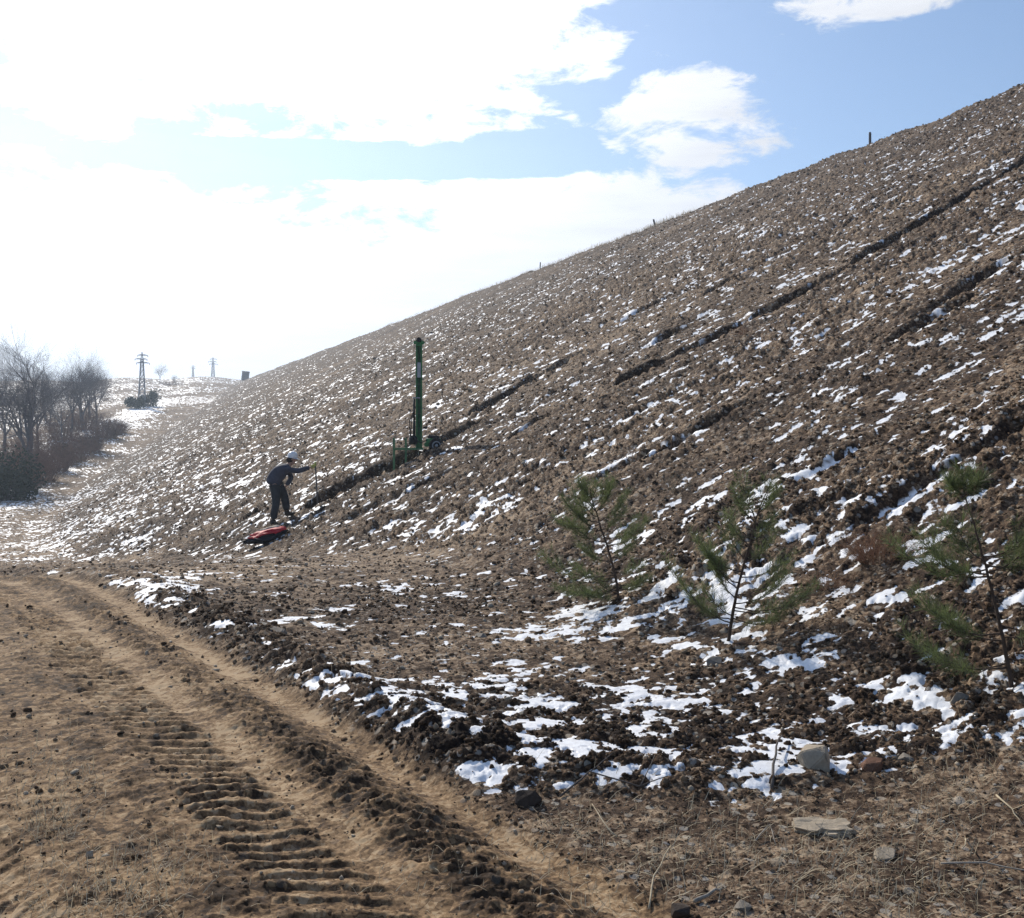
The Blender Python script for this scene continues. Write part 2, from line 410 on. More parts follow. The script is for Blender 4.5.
    rt = 0.54 + 0.26 * smooth_s - 0.18 * np.clip(churn, 0, 1) * (0.5 + crumb) - 0.12 * ridge - 0.14 * (1 - lug) * lug_band + 0.22 * fbm(x * 0.9, y * 0.9, 380, 4)
    tone = tone * (1 - road) + road * rt
    # longer, thinner stones of the flat strip
    h = h + flat * 0.009 * lumps(x / 0.05, y / 0.04, 390, 0.5)
    tone = np.clip(tone + 0.10 * fbm(x * 4, y * 4, 395, 2), 0, 1)
    z = z + h
    zone = np.where(road > 0.5, 0, np.where((r > 118) & (slope < 0.5), 3, np.where((slope > 0.5), 1, 2)))
    warm = road
    return z, snow, tone, zone, warm, dict(dn=dn, cut=cutm, slope=slope, band=band, flat=flat, apron=apron, road=road, berm=berm, valley=valley)


# polar grid: fine where the camera looks, coarse behind
azf = np.arange(-36.0, 36.0, 0.0575)
azc = np.linspace(36.0, 324.0, 110)[:-1]
azs = np.radians(np.concatenate([azf, azc]))
rad = [0.25]
while rad[-1] < 1600:
    rr = rad[-1]
    if rr < 2.6: st = 0.12
    else:
        st = min(rr / 2600 + 0.0006, 0.0048) if rr < 90 else min(0.0048 + (rr - 90) / 40000, 0.016)
    rad.append(rr * (1 + st) if rr >= 2.6 else rr + st)
rad = np.array(rad)
NA, NR = len(azs), len(rad)
TX = (rad[:, None] * np.sin(azs)[None, :]).ravel(); TY = (rad[:, None] * np.cos(azs)[None, :]).ravel()
# how high the clods stand on the average, so that a snow cover can be asked for as a share of the ground
_sel = np.random.RandomState(3).randint(0, NA * NR, 60000)
_sel = _sel[(TY[_sel] > 3) & (np.hypot(TX, TY)[_sel] < 60)]
QX = np.quantile(detail(TX[_sel], TY[_sel])[5]['dn'], np.linspace(0, 1, 41)); QP = np.linspace(0, 1, 41)
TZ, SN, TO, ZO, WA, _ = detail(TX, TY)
print('terrain', NR, NA, NR * NA)


def grid_mesh(name, mask_faces, quads):
    q = quads[mask_faces]
    used, inv = np.unique(q.ravel(), return_inverse=True)
    me = bpy.data.meshes.new(name)
    me.vertices.add(len(used))
    co = np.empty((len(used), 3), f32); co[:, 0] = TX[used]; co[:, 1] = TY[used]; co[:, 2] = TZ[used]
    me.vertices.foreach_set('co', co.ravel())
    me.loops.add(len(inv)); me.loops.foreach_set('vertex_index', inv.astype(np.int32))
    me.polygons.add(len(q)); me.polygons.foreach_set('loop_start', (np.arange(len(q)) * 4).astype(np.int32))
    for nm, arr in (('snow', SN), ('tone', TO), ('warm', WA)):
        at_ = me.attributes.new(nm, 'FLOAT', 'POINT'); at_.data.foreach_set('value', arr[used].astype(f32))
    me.update(); me.validate()
    me.polygons.foreach_set('use_smooth', np.ones(len(q), bool))
    ob = bpy.data.objects.new(name, me); C.objects.link(ob); ob['kind'] = 'structure'
    return ob


# ------------------------------------------------------------------ materials
def mat(name):
    m = bpy.data.materials.new(name); m.use_nodes = True
    t = NT(m.node_tree); t.n.clear()
    o = t.new('ShaderNodeOutputMaterial'); b = t.new('ShaderNodeBsdfPrincipled'); t.l.new(b.outputs[0], o.inputs[0])
    return m, t, b


def soil_material():
    m, t, b = mat('soil_and_snow')
    co = t.new('ShaderNodeTexCoord').outputs['Object']
    tone, snow, warm = t.attr('tone'), t.attr('snow'), t.attr('warm')
    n1 = t.noise(co, 2.3, 5, 0.6); n2 = t.noise(co, 14, 5, 0.65); n3 = t.noise(co, 70, 4, 0.7)
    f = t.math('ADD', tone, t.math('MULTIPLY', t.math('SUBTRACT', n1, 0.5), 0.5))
    f = t.math('ADD', f, t.math('MULTIPLY', t.math('SUBTRACT', n2, 0.5), 0.75))
    f = t.math('ADD', f, t.math('MULTIPLY', t.math('SUBTRACT', n3, 0.5), 1.0))
    for sc_, wt in ((6.5, 0.34), (19.0, 0.46), (48.0, 0.40)):
        vc = t.new('ShaderNodeTexVoronoi', feature='F1'); t.put(vc.inputs['Vector'], t.vec('ADD', co, t.vec('MULTIPLY', t.new('ShaderNodeTexNoise').outputs['Color'], (.05, .05, .05)))); vc.inputs['Scale'].default_value = sc_
        vs = t.new('ShaderNodeSeparateColor'); t.l.new(vc.outputs['Color'], vs.inputs[0])
        f = t.math('ADD', f, t.math('MULTIPLY', t.math('SUBTRACT', vs.outputs[0], 0.5), wt))
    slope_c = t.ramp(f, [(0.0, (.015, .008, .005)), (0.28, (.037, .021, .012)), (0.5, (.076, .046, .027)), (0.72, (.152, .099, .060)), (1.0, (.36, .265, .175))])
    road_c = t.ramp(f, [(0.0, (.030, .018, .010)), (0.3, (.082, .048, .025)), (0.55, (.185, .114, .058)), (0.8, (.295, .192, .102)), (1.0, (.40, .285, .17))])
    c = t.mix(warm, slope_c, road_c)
    # small stones of other colours
    vo = t.new('ShaderNodeTexVoronoi', feature='F1'); t.put(vo.inputs['Vector'], co); vo.inputs['Scale'].default_value = 19
    sp = t.new('ShaderNodeSeparateColor'); t.l.new(vo.outputs['Color'], sp.inputs[0])
    stone = t.math('MULTIPLY', t.smooth(sp.outputs[0], 0.66, 0.70), t.smooth(vo.outputs['Distance'], 0.42, 0.34))
    stc = t.ramp(sp.outputs[1], [(0.0, (.20, .15, .11)), (0.4, (.30, .25, .19)), (0.7, (.26, .245, .23)), (1.0, (.40, .36, .29))])
    c = t.mix(t.math('MULTIPLY', t.math('MULTIPLY', stone, 0.75), t.math('SUBTRACT', 1.0, t.math('MULTIPLY', warm, 0.85))), c, stc)
    v2 = t.new('ShaderNodeTexVoronoi', feature='F1'); t.put(v2.inputs['Vector'], co); v2.inputs['Scale'].default_value = 9.5
    s2 = t.new('ShaderNodeSeparateColor'); t.l.new(v2.outputs['Color'], s2.inputs[0])
    st2 = t.math('MULTIPLY', t.smooth(s2.outputs[0], 0.86, 0.88), t.smooth(v2.outputs['Distance'], 0.36, 0.28))
    c = t.mix(t.math('MULTIPLY', t.math('MULTIPLY', st2, 0.8), t.math('SUBTRACT', 1.0, warm)), c, t.ramp(s2.outputs[1], [(0.0, (.25, .19, .13)), (0.5, (.34, .29, .23)), (1.0, (.44, .40, .34))]))
    s = t.math('ADD', snow, t.math('MULTIPLY', t.math('SUBTRACT', n2, 0.5), 0.8))
    s = t.math('ADD', s, t.math('MULTIPLY', t.math('SUBTRACT', n3, 0.5), 1.3))
    s = t.math('ADD', s, t.math('MULTIPLY', t.math('SUBTRACT', t.noise(co, 33, 4, 0.65), 0.5), 1.5))
    gn = t.new('ShaderNodeNewGeometry'); gs = t.new('ShaderNodeSeparateXYZ'); t.l.new(gn.outputs['Normal'], gs.inputs[0])
    sm = t.math('MULTIPLY', t.smooth(s, 0.38, 0.78), t.smooth(gs.outputs[2], 0.58, 0.78))
    c = t.mix(sm, c, t.ramp(t.noise(co, 26, 4, 0.6), [(0.3, (.70, .70, .71)), (0.6, (.85, .865, .89))]))
    t.l.new(c, b.inputs['Base Color'])
    t.l.new(t.math('SUBTRACT', 0.95, t.math('MULTIPLY', sm, 0.35)), b.inputs['Roughness'])
    b.inputs['Specular IOR Level'].default_value = 0.25
    bp = t.new('ShaderNodeBump'); bp.inputs['Distance'].default_value = 0.02; t.l.new(t.math('SUBTRACT', 0.8, t.math('MULTIPLY', warm, 0.45)), bp.inputs['Strength'])
    hh = t.math('ADD', t.math('MULTIPLY', n2, 0.6), t.math('MULTIPLY', n3, 0.4))
    hh = t.math('ADD', hh, t.math('MULTIPLY', stone, 0.35))
    t.l.new(t.math('MULTIPLY', hh, t.math('SUBTRACT', 1.0, t.math('MULTIPLY', sm, 0.75))), bp.inputs['Height'])
    t.l.new(bp.outputs[0], b.inputs['Normal'])
    return m


M_SOIL = soil_material()
_i = np.arange(NR - 1)[:, None] * NA; _j = np.arange(NA)[None, :]; _j2 = (_j + 1) % NA
QUADS = np.stack([_i + _j, _i + NA + _j, _i + NA + _j2, _i + _j2], -1).reshape(-1, 4)[:, ::-1].astype(np.int32)
FZ = ZO[QUADS[:, 0]]
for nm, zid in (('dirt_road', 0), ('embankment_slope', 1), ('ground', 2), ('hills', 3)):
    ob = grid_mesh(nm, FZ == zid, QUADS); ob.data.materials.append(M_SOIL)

# ------------------------------------------------------------------ helpers for things
rnd = random.Random(11)


def ground_z(x, y):
    """height of the finished ground, clods and snow included"""
    return float(detail(np.array([x], float), np.array([y], float))[0][0])


def tag(o, label=None, cat=None, group=None, kind=None):
    if label: o['label'] = label
    if cat: o['category'] = cat
    if group: o['group'] = group
    if kind: o['kind'] = kind
    return o


def empty(name, loc, rz=0.0):
    o = bpy.data.objects.new(name, None); C.objects.link(o)
    o.location = loc; o.rotation_euler = (0, 0, rz); o.empty_display_size = 0.2
    return o


class MB:
    """collects shapes and links them as ONE mesh object"""
    def __init__(s): s.v = []; s.f = []
    def add(s, vs, fs):
        n = len(s.v); s.v.extend([tuple(p) for p in vs]); s.f.extend([tuple(i + n for i in f) for f in fs])
    def box(s, c, size, rot=None):
        hx, hy, hz = size[0] / 2, size[1] / 2, size[2] / 2
        p = [Vector((x, y, z)) for x in (-hx, hx) for y in (-hy, hy) for z in (-hz, hz)]
        if rot is not None: p = [rot @ q for q in p]
        p = [q + Vector(c) for q in p]
        s.add(p, [(0, 1, 3, 2), (4, 6, 7, 5), (0, 4, 5, 1), (2, 3, 7, 6), (0, 2, 6, 4), (1, 5, 7, 3)])
    def bar(s, a, b, w, d=None):
        a, b = Vector(a), Vector(b); ax = b - a
        s.box((a + b) / 2, (w, d or w, ax.length), ax.to_track_quat('Z', 'Y').to_matrix())
    def tube(s, pts, rads, n=6, cap=True):
        pts = [Vector(p) for p in pts]
        if isinstance(rads, (int, float)): rads = [rads] * len(pts)
        vs = []; up = Vector((0.31, 0.17, 0.93))
        for i, p in enumerate(pts):
            t = (pts[min(i + 1, len(pts) - 1)] - pts[max(i - 1, 0)])
            t = t.normalized() if t.length > 1e-9 else Vector((0, 0, 1))
            a = t.cross(up)
            if a.length < 0.05: a = t.cross(Vector((1, 0, 0)))
            a.normalize(); b = t.cross(a)
            for k in range(n):
                an = 2 * math.pi * k / n
                vs.append(p + (a * math.cos(an) + b * math.sin(an)) * rads[i])
        fs = []
        for i in range(len(pts) - 1):
            for k in range(n):
                k2 = (k + 1) % n
                fs.append((i * n + k, i * n + k2, (i + 1) * n + k2, (i + 1) * n + k))
        if cap and n > 2:
            fs.append(tuple(range(n))[::-1]); fs.append(tuple((len(pts) - 1) * n + k for k in range(n)))
        s.add(vs, fs)
    def lathe(s, c, axis, prof, n=24):
        """profile of (radius, height along axis)"""
        q = Vector(axis).to_track_quat('Z', 'Y'); vs = []; fs = []
        for (r_, h_) in prof:
            for k in range(n):
                a = 2 * math.pi * k / n
                vs.append(Vector(c) + q @ Vector((r_ * math.cos(a), r_ * math.sin(a), h_)))
        for i in range(len(prof) - 1):
            for k in range(n):
                k2 = (k + 1) % n
                fs.append((i * n + k, i * n + k2, (i + 1) * n + k2, (i + 1) * n + k))
        fs.append(tuple(range(n))[::-1]); fs.append(tuple((len(prof) - 1) * n + k for k in range(n)))
        s.add(vs, fs)
    def build(s, name, material, parent=None, smooth=False, bevel=0.0):
        me = bpy.data.meshes.new(name); me.from_pydata(s.v, [], s.f); me.update()
        if bevel > 0:
            bm = bmesh.new(); bm.from_mesh(me)
            bmesh.ops.remove_doubles(bm, verts=bm.verts, dist=1e-5)
            bmesh.ops.bevel(bm, geom=[e for e in bm.edges if e.is_manifold and e.calc_face_angle(0) > 0.6], offset=bevel, segments=2, affect='EDGES', clamp_overlap=True)
            bm.to_mesh(me); bm.free()
        if smooth: me.polygons.foreach_set('use_smooth', np.ones(len(me.polygons), bool))
        me.materials.append(material)
        o = bpy.data.objects.new(name, me); C.objects.link(o)
        if parent is not None: o.parent = parent
        return o


def plain(name, col, rough=0.7, metal=0.0, var=0.25, scale=9.0, spec=0.4, bump=0.0, trans=0.0):
    """procedural material with uneven tone and wear"""
    m, t, b = mat(name)
    co = t.new('ShaderNodeTexCoord').outputs['Object']
    n1 = t.noise(co, scale, 5, 0.62)
    lo = tuple(c * (1 - var) for c in col); hi = tuple(min(1, c * (1 + var)) for c in col)
    c = t.ramp(n1, [(0.3, lo), (0.7, hi)])
    t.l.new(c, b.inputs['Base Color'])
    t.l.new(t.math('ADD', rough - 0.08, t.math('MULTIPLY', n1, 0.16)), b.inputs['Roughness'])
    b.inputs['Metallic'].default_value = metal; b.inputs['Specular IOR Level'].default_value = spec
    if bump > 0:
        bp = t.new('ShaderNodeBump'); bp.inputs['Strength'].default_value = 0.7; bp.inputs['Distance'].default_value = bump
        t.l.new(t.noise(co, scale * 3, 4, 0.6), bp.inputs['Height']); t.l.new(bp.outputs[0], b.inputs['Normal'])
    if trans > 0:
        tr = t.new('ShaderNodeBsdfTranslucent'); t.l.new(c, tr.inputs[0])
        mx = t.new('ShaderNodeMixShader'); mx.inputs[0].default_value = trans
        o = next(n for n in t.n if n.type == 'OUTPUT_MATERIAL')
        t.l.new(b.outputs[0], mx.inputs[1]); t.l.new(tr.outputs[0], mx.inputs[2]); t.l.new(mx.outputs[0], o.inputs[0])
    return m


M = dict(
    bark=plain('pine_bark', (.075, .050, .036), .9, var=.4, scale=40, bump=.004),
    needle=plain('pine_needles', (.120, .150, .060), .5, var=.35, scale=6, trans=.5),
    twig=plain('bare_twigs', (.12, .11, .115), .9, var=.3, scale=1.5),
    scrub=plain('brown_scrub', (.21, .125, .09), .9, var=.35, scale=2.5),
    ever=plain('evergreen_leaves', (.030, .042, .020), .8, var=.45, scale=1.2, trans=.15),
    dry=plain('dry_stems', (.30, .17, .10), .9, var=.4, scale=12),
    straw=plain('straw', (.50, .42, .29), .85, var=.3, scale=8, trans=.2),
    wood=plain('weathered_wood', (.30, .265, .22), .85, var=.3, scale=24, bump=.003),
    wooddark=plain('dark_wood', (.10, .085, .075), .9, var=.3, scale=20, bump=.004),
    steel=plain('galvanised_steel', (.30, .31, .33), .5, .6, .2, 4),
    dark=plain('dark_post_paint', (.07, .07, .08), .7, 0, .3, 10),
    conc=plain('grey_concrete', (.17, .165, .165), .9, 0, .25, 3),
    green=plain('rig_green_paint', (.045, .20, .065), .45, 0, .3, 9),
    greenlt=plain('rig_faded_green', (.09, .20, .09), .55, 0, .35, 12),
    black=plain('black_metal', (.018, .018, .020), .5, .3, .3, 14),
    rubber=plain('tyre_rubber', (.022, .021, .021), .85, 0, .35, 30, bump=.003),
    rim=plain('grey_rim', (.34, .35, .37), .5, .3, .25, 12),
    panel=plain('bare_metal_panel', (.33, .35, .37), .45, .5, .2, 10),
    jacket=plain('slate_jacket', (.058, .062, .085), .85, 0, .3, 10, bump=.006),
    trousers=plain('dark_trousers', (.038, .042, .046), .9, 0, .3, 10, bump=.006),
    skin=plain('skin', (.42, .25, .18), .6, 0, .12, 20),
    hair=plain('dark_hair', (.03, .02, .015), .8, 0, .3, 60),
    helmet=plain('white_helmet_plastic', (.80, .80, .80), .35, 0, .05, 6),
    boot=plain('brown_boots', (.05, .037, .028), .8, 0, .35, 20),
    glove=plain('yellow_glove', (.42, .44, .12), .85, 0, .2, 30),
    tape=plain('yellow_tape', (.45, .50, .12), .7, 0, .2, 30),
    red=plain('red_nylon', (.50, .018, .028), .6, 0, .3, 9, bump=.01),
    bag=plain('black_nylon', (.018, .017, .022), .75, 0, .3, 9, bump=.01),
    beige=plain('beige_cloth', (.42, .36, .29), .9, 0, .2, 12, bump=.008),
)


def stone_mat(name, col, var=.3):
    m, t, b = mat(name)
    co = t.new('ShaderNodeTexCoord').outputs['Object']
    n1 = t.noise(co, 9, 6, 0.65); n2 = t.noise(co, 60, 4, 0.7)
    f = t.math('ADD', t.math('MULTIPLY', n1, 0.65), t.math('MULTIPLY', n2, 0.35))
    c = t.ramp(f, [(0.3, tuple(x * (1 - var) for x in col)), (0.5, col), (0.72, tuple(min(1, x * (1 + var)) for x in col))])
    t.l.new(c, b.inputs['Base Color']); b.inputs['Roughness'].default_value = .92; b.inputs['Specular IOR Level'].default_value = .2
    bp = t.new('ShaderNodeBump'); bp.inputs['Strength'].default_value = .8; bp.inputs['Distance'].default_value = .012
    t.l.new(f, bp.inputs['Height']); t.l.new(bp.outputs[0], b.inputs['Normal'])
    return m


M_ROCKP = stone_mat('pale_rock', (.36, .30, .225)); M_ROCKG = stone_mat('grey_rock', (.21, .185, .155)); M_ROCKD = stone_mat('dark_rock', (.055, .042, .034))


def pxm(y): return y / F_PX            # metres per pixel at forward distance y


def frame(u, v):
    """ground point under pixel (u, v) and the turn that makes local +X run to the right as seen from the road"""
    x, y, z = at(u, v)
    return x, y, z, -math.atan2(x, y)


def skyline(u):
    X = (u - 512) / F_PX
    ys = np.exp(np.linspace(math.log(20), math.log(380), 5000))
    a = (base_z(X * ys, ys)[0] - EYE) / ys
    i = int(np.argmax(a)); return float(X * ys[i]), float(ys[i]), float(base_z(X * ys[i:i + 1], ys[i:i + 1])[0][0])


# ------------------------------------------------------------------ clods lying loose on the ground (stuff)
def clod_field(name, n, r0, r1, smin, smax, seed, material, keep):
    rs = np.random.RandomState(seed)
    az_ = np.radians(rs.uniform(-33, 33, n)); r_ = np.exp(rs.uniform(math.log(r0), math.log(r1), n))
    x, y = r_ * np.sin(az_), r_ * np.cos(az_)
    z, sn, to, zo, wa, info = detail(x, y)
    p = keep(info, sn, x, y)
    ok = rs.uniform(0, 1, n) < p
    x, y, z, to, r_ = x[ok], y[ok], z[ok], to[ok], r_[ok]
    n = len(x)
    bm = bmesh.new(); bmesh.ops.create_icosphere(bm, subdivisions=1, radius=1.0)
    bv = np.array([v.co[:] for v in bm.verts]); bf = np.array([[v.index for v in f.verts] for f in bm.faces]); bm.free()
    nv, nf = len(bv), len(bf)
    shr = 1 - .5 * info['flat'][ok] if 'flat' in info else 1
    size = shr * np.exp(rs.uniform(math.log(smin), math.log(smax), n)) * (r_ / 5.0) ** 0.55 * rs.uniform(.6, 1.15, n)
    sc = size[:, None] * rs.uniform(.55, 1.25, (n, 3)); sc[:, 2] *= .75
    jit = np.clip(1 + rs.normal(0, .26, (n, nv)), .45, 1.6)
    pts = bv[None] * jit[..., None] * sc[:, None, :]
    an = rs.uniform(0, 6.283, n); ca, sa = np.cos(an), np.sin(an)
    tl = rs.uniform(-.6, .6, n); ct, st_ = np.cos(tl), np.sin(tl)
    px, py, pz = pts[..., 0], pts[..., 1], pts[..., 2]
    py, pz = py * ct[:, None] - pz * st_[:, None], py * st_[:, None] + pz * ct[:, None]
    px, py = px * ca[:, None] - py * sa[:, None], px * sa[:, None] + py * ca[:, None]
    co = np.stack([px + x[:, None], py + y[:, None], pz + (z + size * .18)[:, None]], -1).reshape(-1, 3).astype(f32)
    fc = (bf[None] + (np.arange(n) * nv)[:, None, None]).reshape(-1, 3).astype(np.int32)
    me = bpy.data.meshes.new(name)
    me.vertices.add(n * nv); me.vertices.foreach_set('co', co.ravel())
    me.loops.add(n * nf * 3); me.loops.foreach_set('vertex_index', fc.ravel())
    me.polygons.add(n * nf); me.polygons.foreach_set('loop_start', (np.arange(n * nf) * 3).astype(np.int32))
    t_ = np.clip(to * .6 + .20 + rs.normal(0, .18, n) + (rs.uniform(0, 1, n) < .13) * .42, 0, 1)
    a_ = me.attributes.new('tone', 'FLOAT', 'POINT'); a_.data.foreach_set('value', np.repeat(t_, nv).astype(f32))
    me.update(); me.materials.append(material)
    o = bpy.data.objects.new(name, me); C.objects.link(o)
    return o


def clod_material():
    m, t, b = mat('loose_clods')
    co = t.new('ShaderNodeTexCoord').outputs['Object']
    f = t.math('ADD', t.attr('tone'), t.math('MULTIPLY', t.math('SUBTRACT', t.noise(co, 60, 4, .65), .5), .55))
    c = t.ramp(f, [(0, (.026, .015, .008)), (.3, (.066, .039, .022)), (.55, (.145, .092, .054)), (.8, (.27, .20, .132)), (1, (.42, .36, .28))])
    t.l.new(c, b.inputs['Base Color']); b.inputs['Roughness'].default_value = .95; b.inputs['Specular IOR Level'].default_value = .2
    bp = t.new('ShaderNodeBump'); bp.inputs['Strength'].default_value = .8; bp.inputs['Distance'].default_value = .012
    t.l.new(t.noise(co, 90, 4, .7), bp.inputs['Height']); t.l.new(bp.outputs[0], b.inputs['Normal'])
    return m


M_CLOD = clod_material()


def keep_near(i, sn, x, y):
    p = .09 * i['road'] * np.clip(np.abs(np.sin(road_q(x, y) * 5.1 + .6)), 0, 1) + .95 * i['band'] + .95 * np.clip(i['berm'], 0, 1) + .8 * i['flat'] + .5 * i['slope'] + .4 * i['apron']
    return np.clip(p, 0, 1) * np.where(sn > .45, .05, 1.0) * (1 - .9 * i['cut'])


def keep_slope(i, sn, x, y):
    return np.clip(i['slope'] + .5 * i['apron'] + .3 * i['valley'], 0, 1) * np.where(sn > .45, .08, 1.0) * (1 - .9 * i['cut'])


tag(clod_field('soil_clods', 60000, 3.2, 11, .0035, .021, 5, M_CLOD, keep_near), 'loose brown clods and pebbles strewn over the near ground', 'soil clods', kind='stuff')
def keep_road(i, sn, x, y):
    return .9 * i['road'] * np.clip(.35 + fbm(x * 1.3, y * 1.3, 77, 2), 0.05, 1)


tag(clod_field('road_grit', 12000, 3.2, 10, .0018, .0085, 8, M_CLOD, keep_road), 'fine grit and crumbs lying on the dirt road', 'grit', kind='stuff')
tag(clod_field('slope_rubble', 52000, 9, 75, .006, .019, 6, M_CLOD, keep_slope), 'crumbled earth and small stones strewn over the embankment slope', 'rubble', kind='stuff')


# ------------------------------------------------------------------ dry grass (stuff)
def grass_blades(name, spots, label):
    mb = MB()
    g = random.Random(21)
    xs, ys_, par = [], [], []
    for (u, v, ru, rv, n, L) in spots:
        for _ in range(n):
            uu, vv = u + g.gauss(0, ru * .5), v + g.gauss(0, rv * .5)
            d = EYE * F_PX / max(vv - HZ, 40)
            xs.append((uu - 512) / F_PX * d); ys_.append(d); par.append(L)
    zz = detail(np.array(xs), np.array(ys_))[0]
    for x, y, z, L in zip(xs, ys_, zz, par):
        L = L * g.uniform(.4, 1.3); a = g.uniform(0, 6.283); lean = g.uniform(.7, 1.5) if g.random() < .85 else g.uniform(.05, .4)
        d = Vector((math.cos(a) * math.sin(lean), math.sin(a) * math.sin(lean), math.cos(lean)))
        side = Vector((-math.sin(a + .6), math.cos(a + .6), 0)) * g.uniform(.0008, .0022)
        p0 = Vector((x, y, z - .004)); p1 = p0 + d * L * .55; p2 = p0 + d * L + Vector((0, 0, -L * .25 * math.sin(lean) + .006))
        mb.add([p0 - side, p0 + side, p1 + side * .8, p1 - side * .8, p2], [(0, 1, 2, 3), (3, 2, 4)])
    return tag(mb.build(name, M['straw']), label, 'dry grass', kind='stuff')


GR = [(55, 780, 60, 50, 420, .09), (55, 825, 30, 25, 160, .10), (130, 870, 110, 50, 520, .08), (100, 900, 90, 30, 300, .09), (25, 640, 40, 40, 100, .09),
      (700, 850, 200, 60, 700, .09), (860, 850, 160, 60, 650, .10), (960, 800, 80, 40, 350, .10), (900, 900, 160, 30, 420, .09), (620, 880, 100, 40, 200, .08),
      (560, 830, 70, 25, 160, .08), (420, 880, 60, 40, 80, .07), (330, 690, 90, 20, 60, .07)]
grass_blades('dry_grass', GR, 'thin dry straw stalks scattered over the bare earth')


mb = MB(); g = random.Random(77)
_ue = [(g.uniform(380, 700), g.uniform(-1.2, 1.6)) for _ in range(900)]
_ex, _ey = [], []
for u_, off in _ue:
    sx_, sy_, _z = skyline(u_); _ex.append(sx_ + off * UX); _ey.append(sy_ + off * UY)
_ez = detail(np.array(_ex), np.array(_ey))[0]
for x_, y_, z_ in zip(_ex, _ey, _ez):
    for _k in range(3):
        L = g.uniform(.12, .42); a = g.uniform(0, 6.28); d = Vector((math.cos(a) * .5, math.sin(a) * .5, 1)).normalized(); p = Vector((x_ + g.gauss(0, .12), y_ + g.gauss(0, .12), z_ - .03))
        sd_ = Vector((-math.sin(a), math.cos(a), 0)) * .011
        mb.add([p - sd_, p + sd_, p + d * L * .6 + sd_ * .6, p + d * L * .6 - sd_ * .6, p + d * L + Vector((d.x, d.y, -.1)) * L * .3], [(0, 1, 2, 3), (3, 2, 4)])
tag(mb.build('crest_grass', M['straw']), 'dry pale grass along the crest of the embankment', 'dry grass', kind='stuff')


# ------------------------------------------------------------------ single rocks, slabs and sticks
def rock(name, u, v, w, h, d, material, label, seed, rz=None, sink=.22, flat=1.0, cat='rock', group=None):
    """w, h, d in pixels at its distance: an angular stone from the hull of a few points"""
    x, y, z = at(u, v); k_ = pxm(y)
    rs = np.random.RandomState(seed)
    bm = bmesh.new()
    for _ in range(16):
        p = rs.normal(0, 1, 3); p /= np.linalg.norm(p); p *= rs.uniform(.85, 1.1)
        bm.verts.new(p)
    bmesh.ops.convex_hull(bm, input=bm.verts)
    bmesh.ops.delete(bm, geom=[vv for vv in bm.verts if not vv.link_faces], context='VERTS')
    bmesh.ops.bevel(bm, geom=list(bm.edges), offset=.07, segments=2, affect='EDGES', clamp_overlap=True)
    bmesh.ops.triangulate(bm, faces=bm.faces[:])
    bmesh.ops.subdivide_edges(bm, edges=bm.edges[:], cuts=2, use_grid_fill=True)
    co = np.array([vv.co[:] for vv in bm.verts])
    nn = fbm(co[:, 0] * 2.2 + seed, co[:, 1] * 2.2 + co[:, 2] * 1.7, seed, 4)
    for vv, q in zip(bm.verts, nn):
        vv.co *= 1 + .06 * float(q)
        vv.co.x *= w * k_ / 2; vv.co.y *= d * k_ / 2; vv.co.z *= h * k_ / 2 * flat
    me = bpy.data.meshes.new(name); bm.to_mesh(me); bm.free(); me.materials.append(material)
    o = bpy.data.objects.new(name, me); C.objects.link(o)
    o.location = (x, y, z + h * k_ * (.5 - sink)); o.rotation_euler = (rs.uniform(-.15, .15), rs.uniform(-.15, .15), rs.uniform(0, 6) if rz is None else rz)
    return tag(o, label, cat, group)


rock('rock', 812, 774, 46, 46, 42, M_ROCKP, 'big pale angular rock at the edge of the snow patch, bottom right', 3, .9, .25)
rock('boulder', 250, 642, 22, 17, 20, M_ROCKD, 'dark grey boulder, left of the pair at the end of the road berm', 8, .3)
rock('boulder', 275, 639, 30, 17, 24, M_ROCKG, 'paler boulder, right of the pair at the end of the road berm', 12, .2)
rock('stone', 264, 648, 14, 9, 12, M_ROCKG, 'small grey stone just in front of the two boulders by the road', 15)
rock('stone', 527, 806, 32, 24, 28, M_ROCKD, 'dark stone at the lower left end of the snow patches', 22, .4)
rock('stone', 680, 917, 26, 20, 22, M_ROCKD, 'dark round stone at the bottom edge of the photo, right of the road', 25)
rock('stone', 742, 912, 22, 15, 20, M_ROCKG, 'grey stone at the bottom edge, right of the dark round one', 27)
rock('stone', 884, 858, 34, 13, 26, M_ROCKP, 'pale whitish stone lying below the long flat slab', 31, .7)
rock('stone', 960, 705, 26, 22, 20, M_ROCKG, 'grey stone near the foot of the rightmost young pine', 35)
rock('stone', 875, 774, 34, 22, 26, stone_mat('red_rock', (.16, .085, .055)), 'reddish brown stone right of the big pale rock', 38)
rock('stone', 905, 762, 24, 12, 20, M_ROCKG, 'flat grey stone on the clods, right of the reddish one', 41)
rock('stone', 716, 668, 24, 17, 20, M_ROCKG, 'grey brown stone below the foot of the middle young pine', 44)
rock('stone', 480, 640, 18, 10, 15, M_ROCKG, 'low grey stone in the bare patch left of the young pines', 47)
rock('stone', 90, 857, 12, 9, 10, M_ROCKP, 'small pale stone in the dry grass left of the tyre tread', 51)
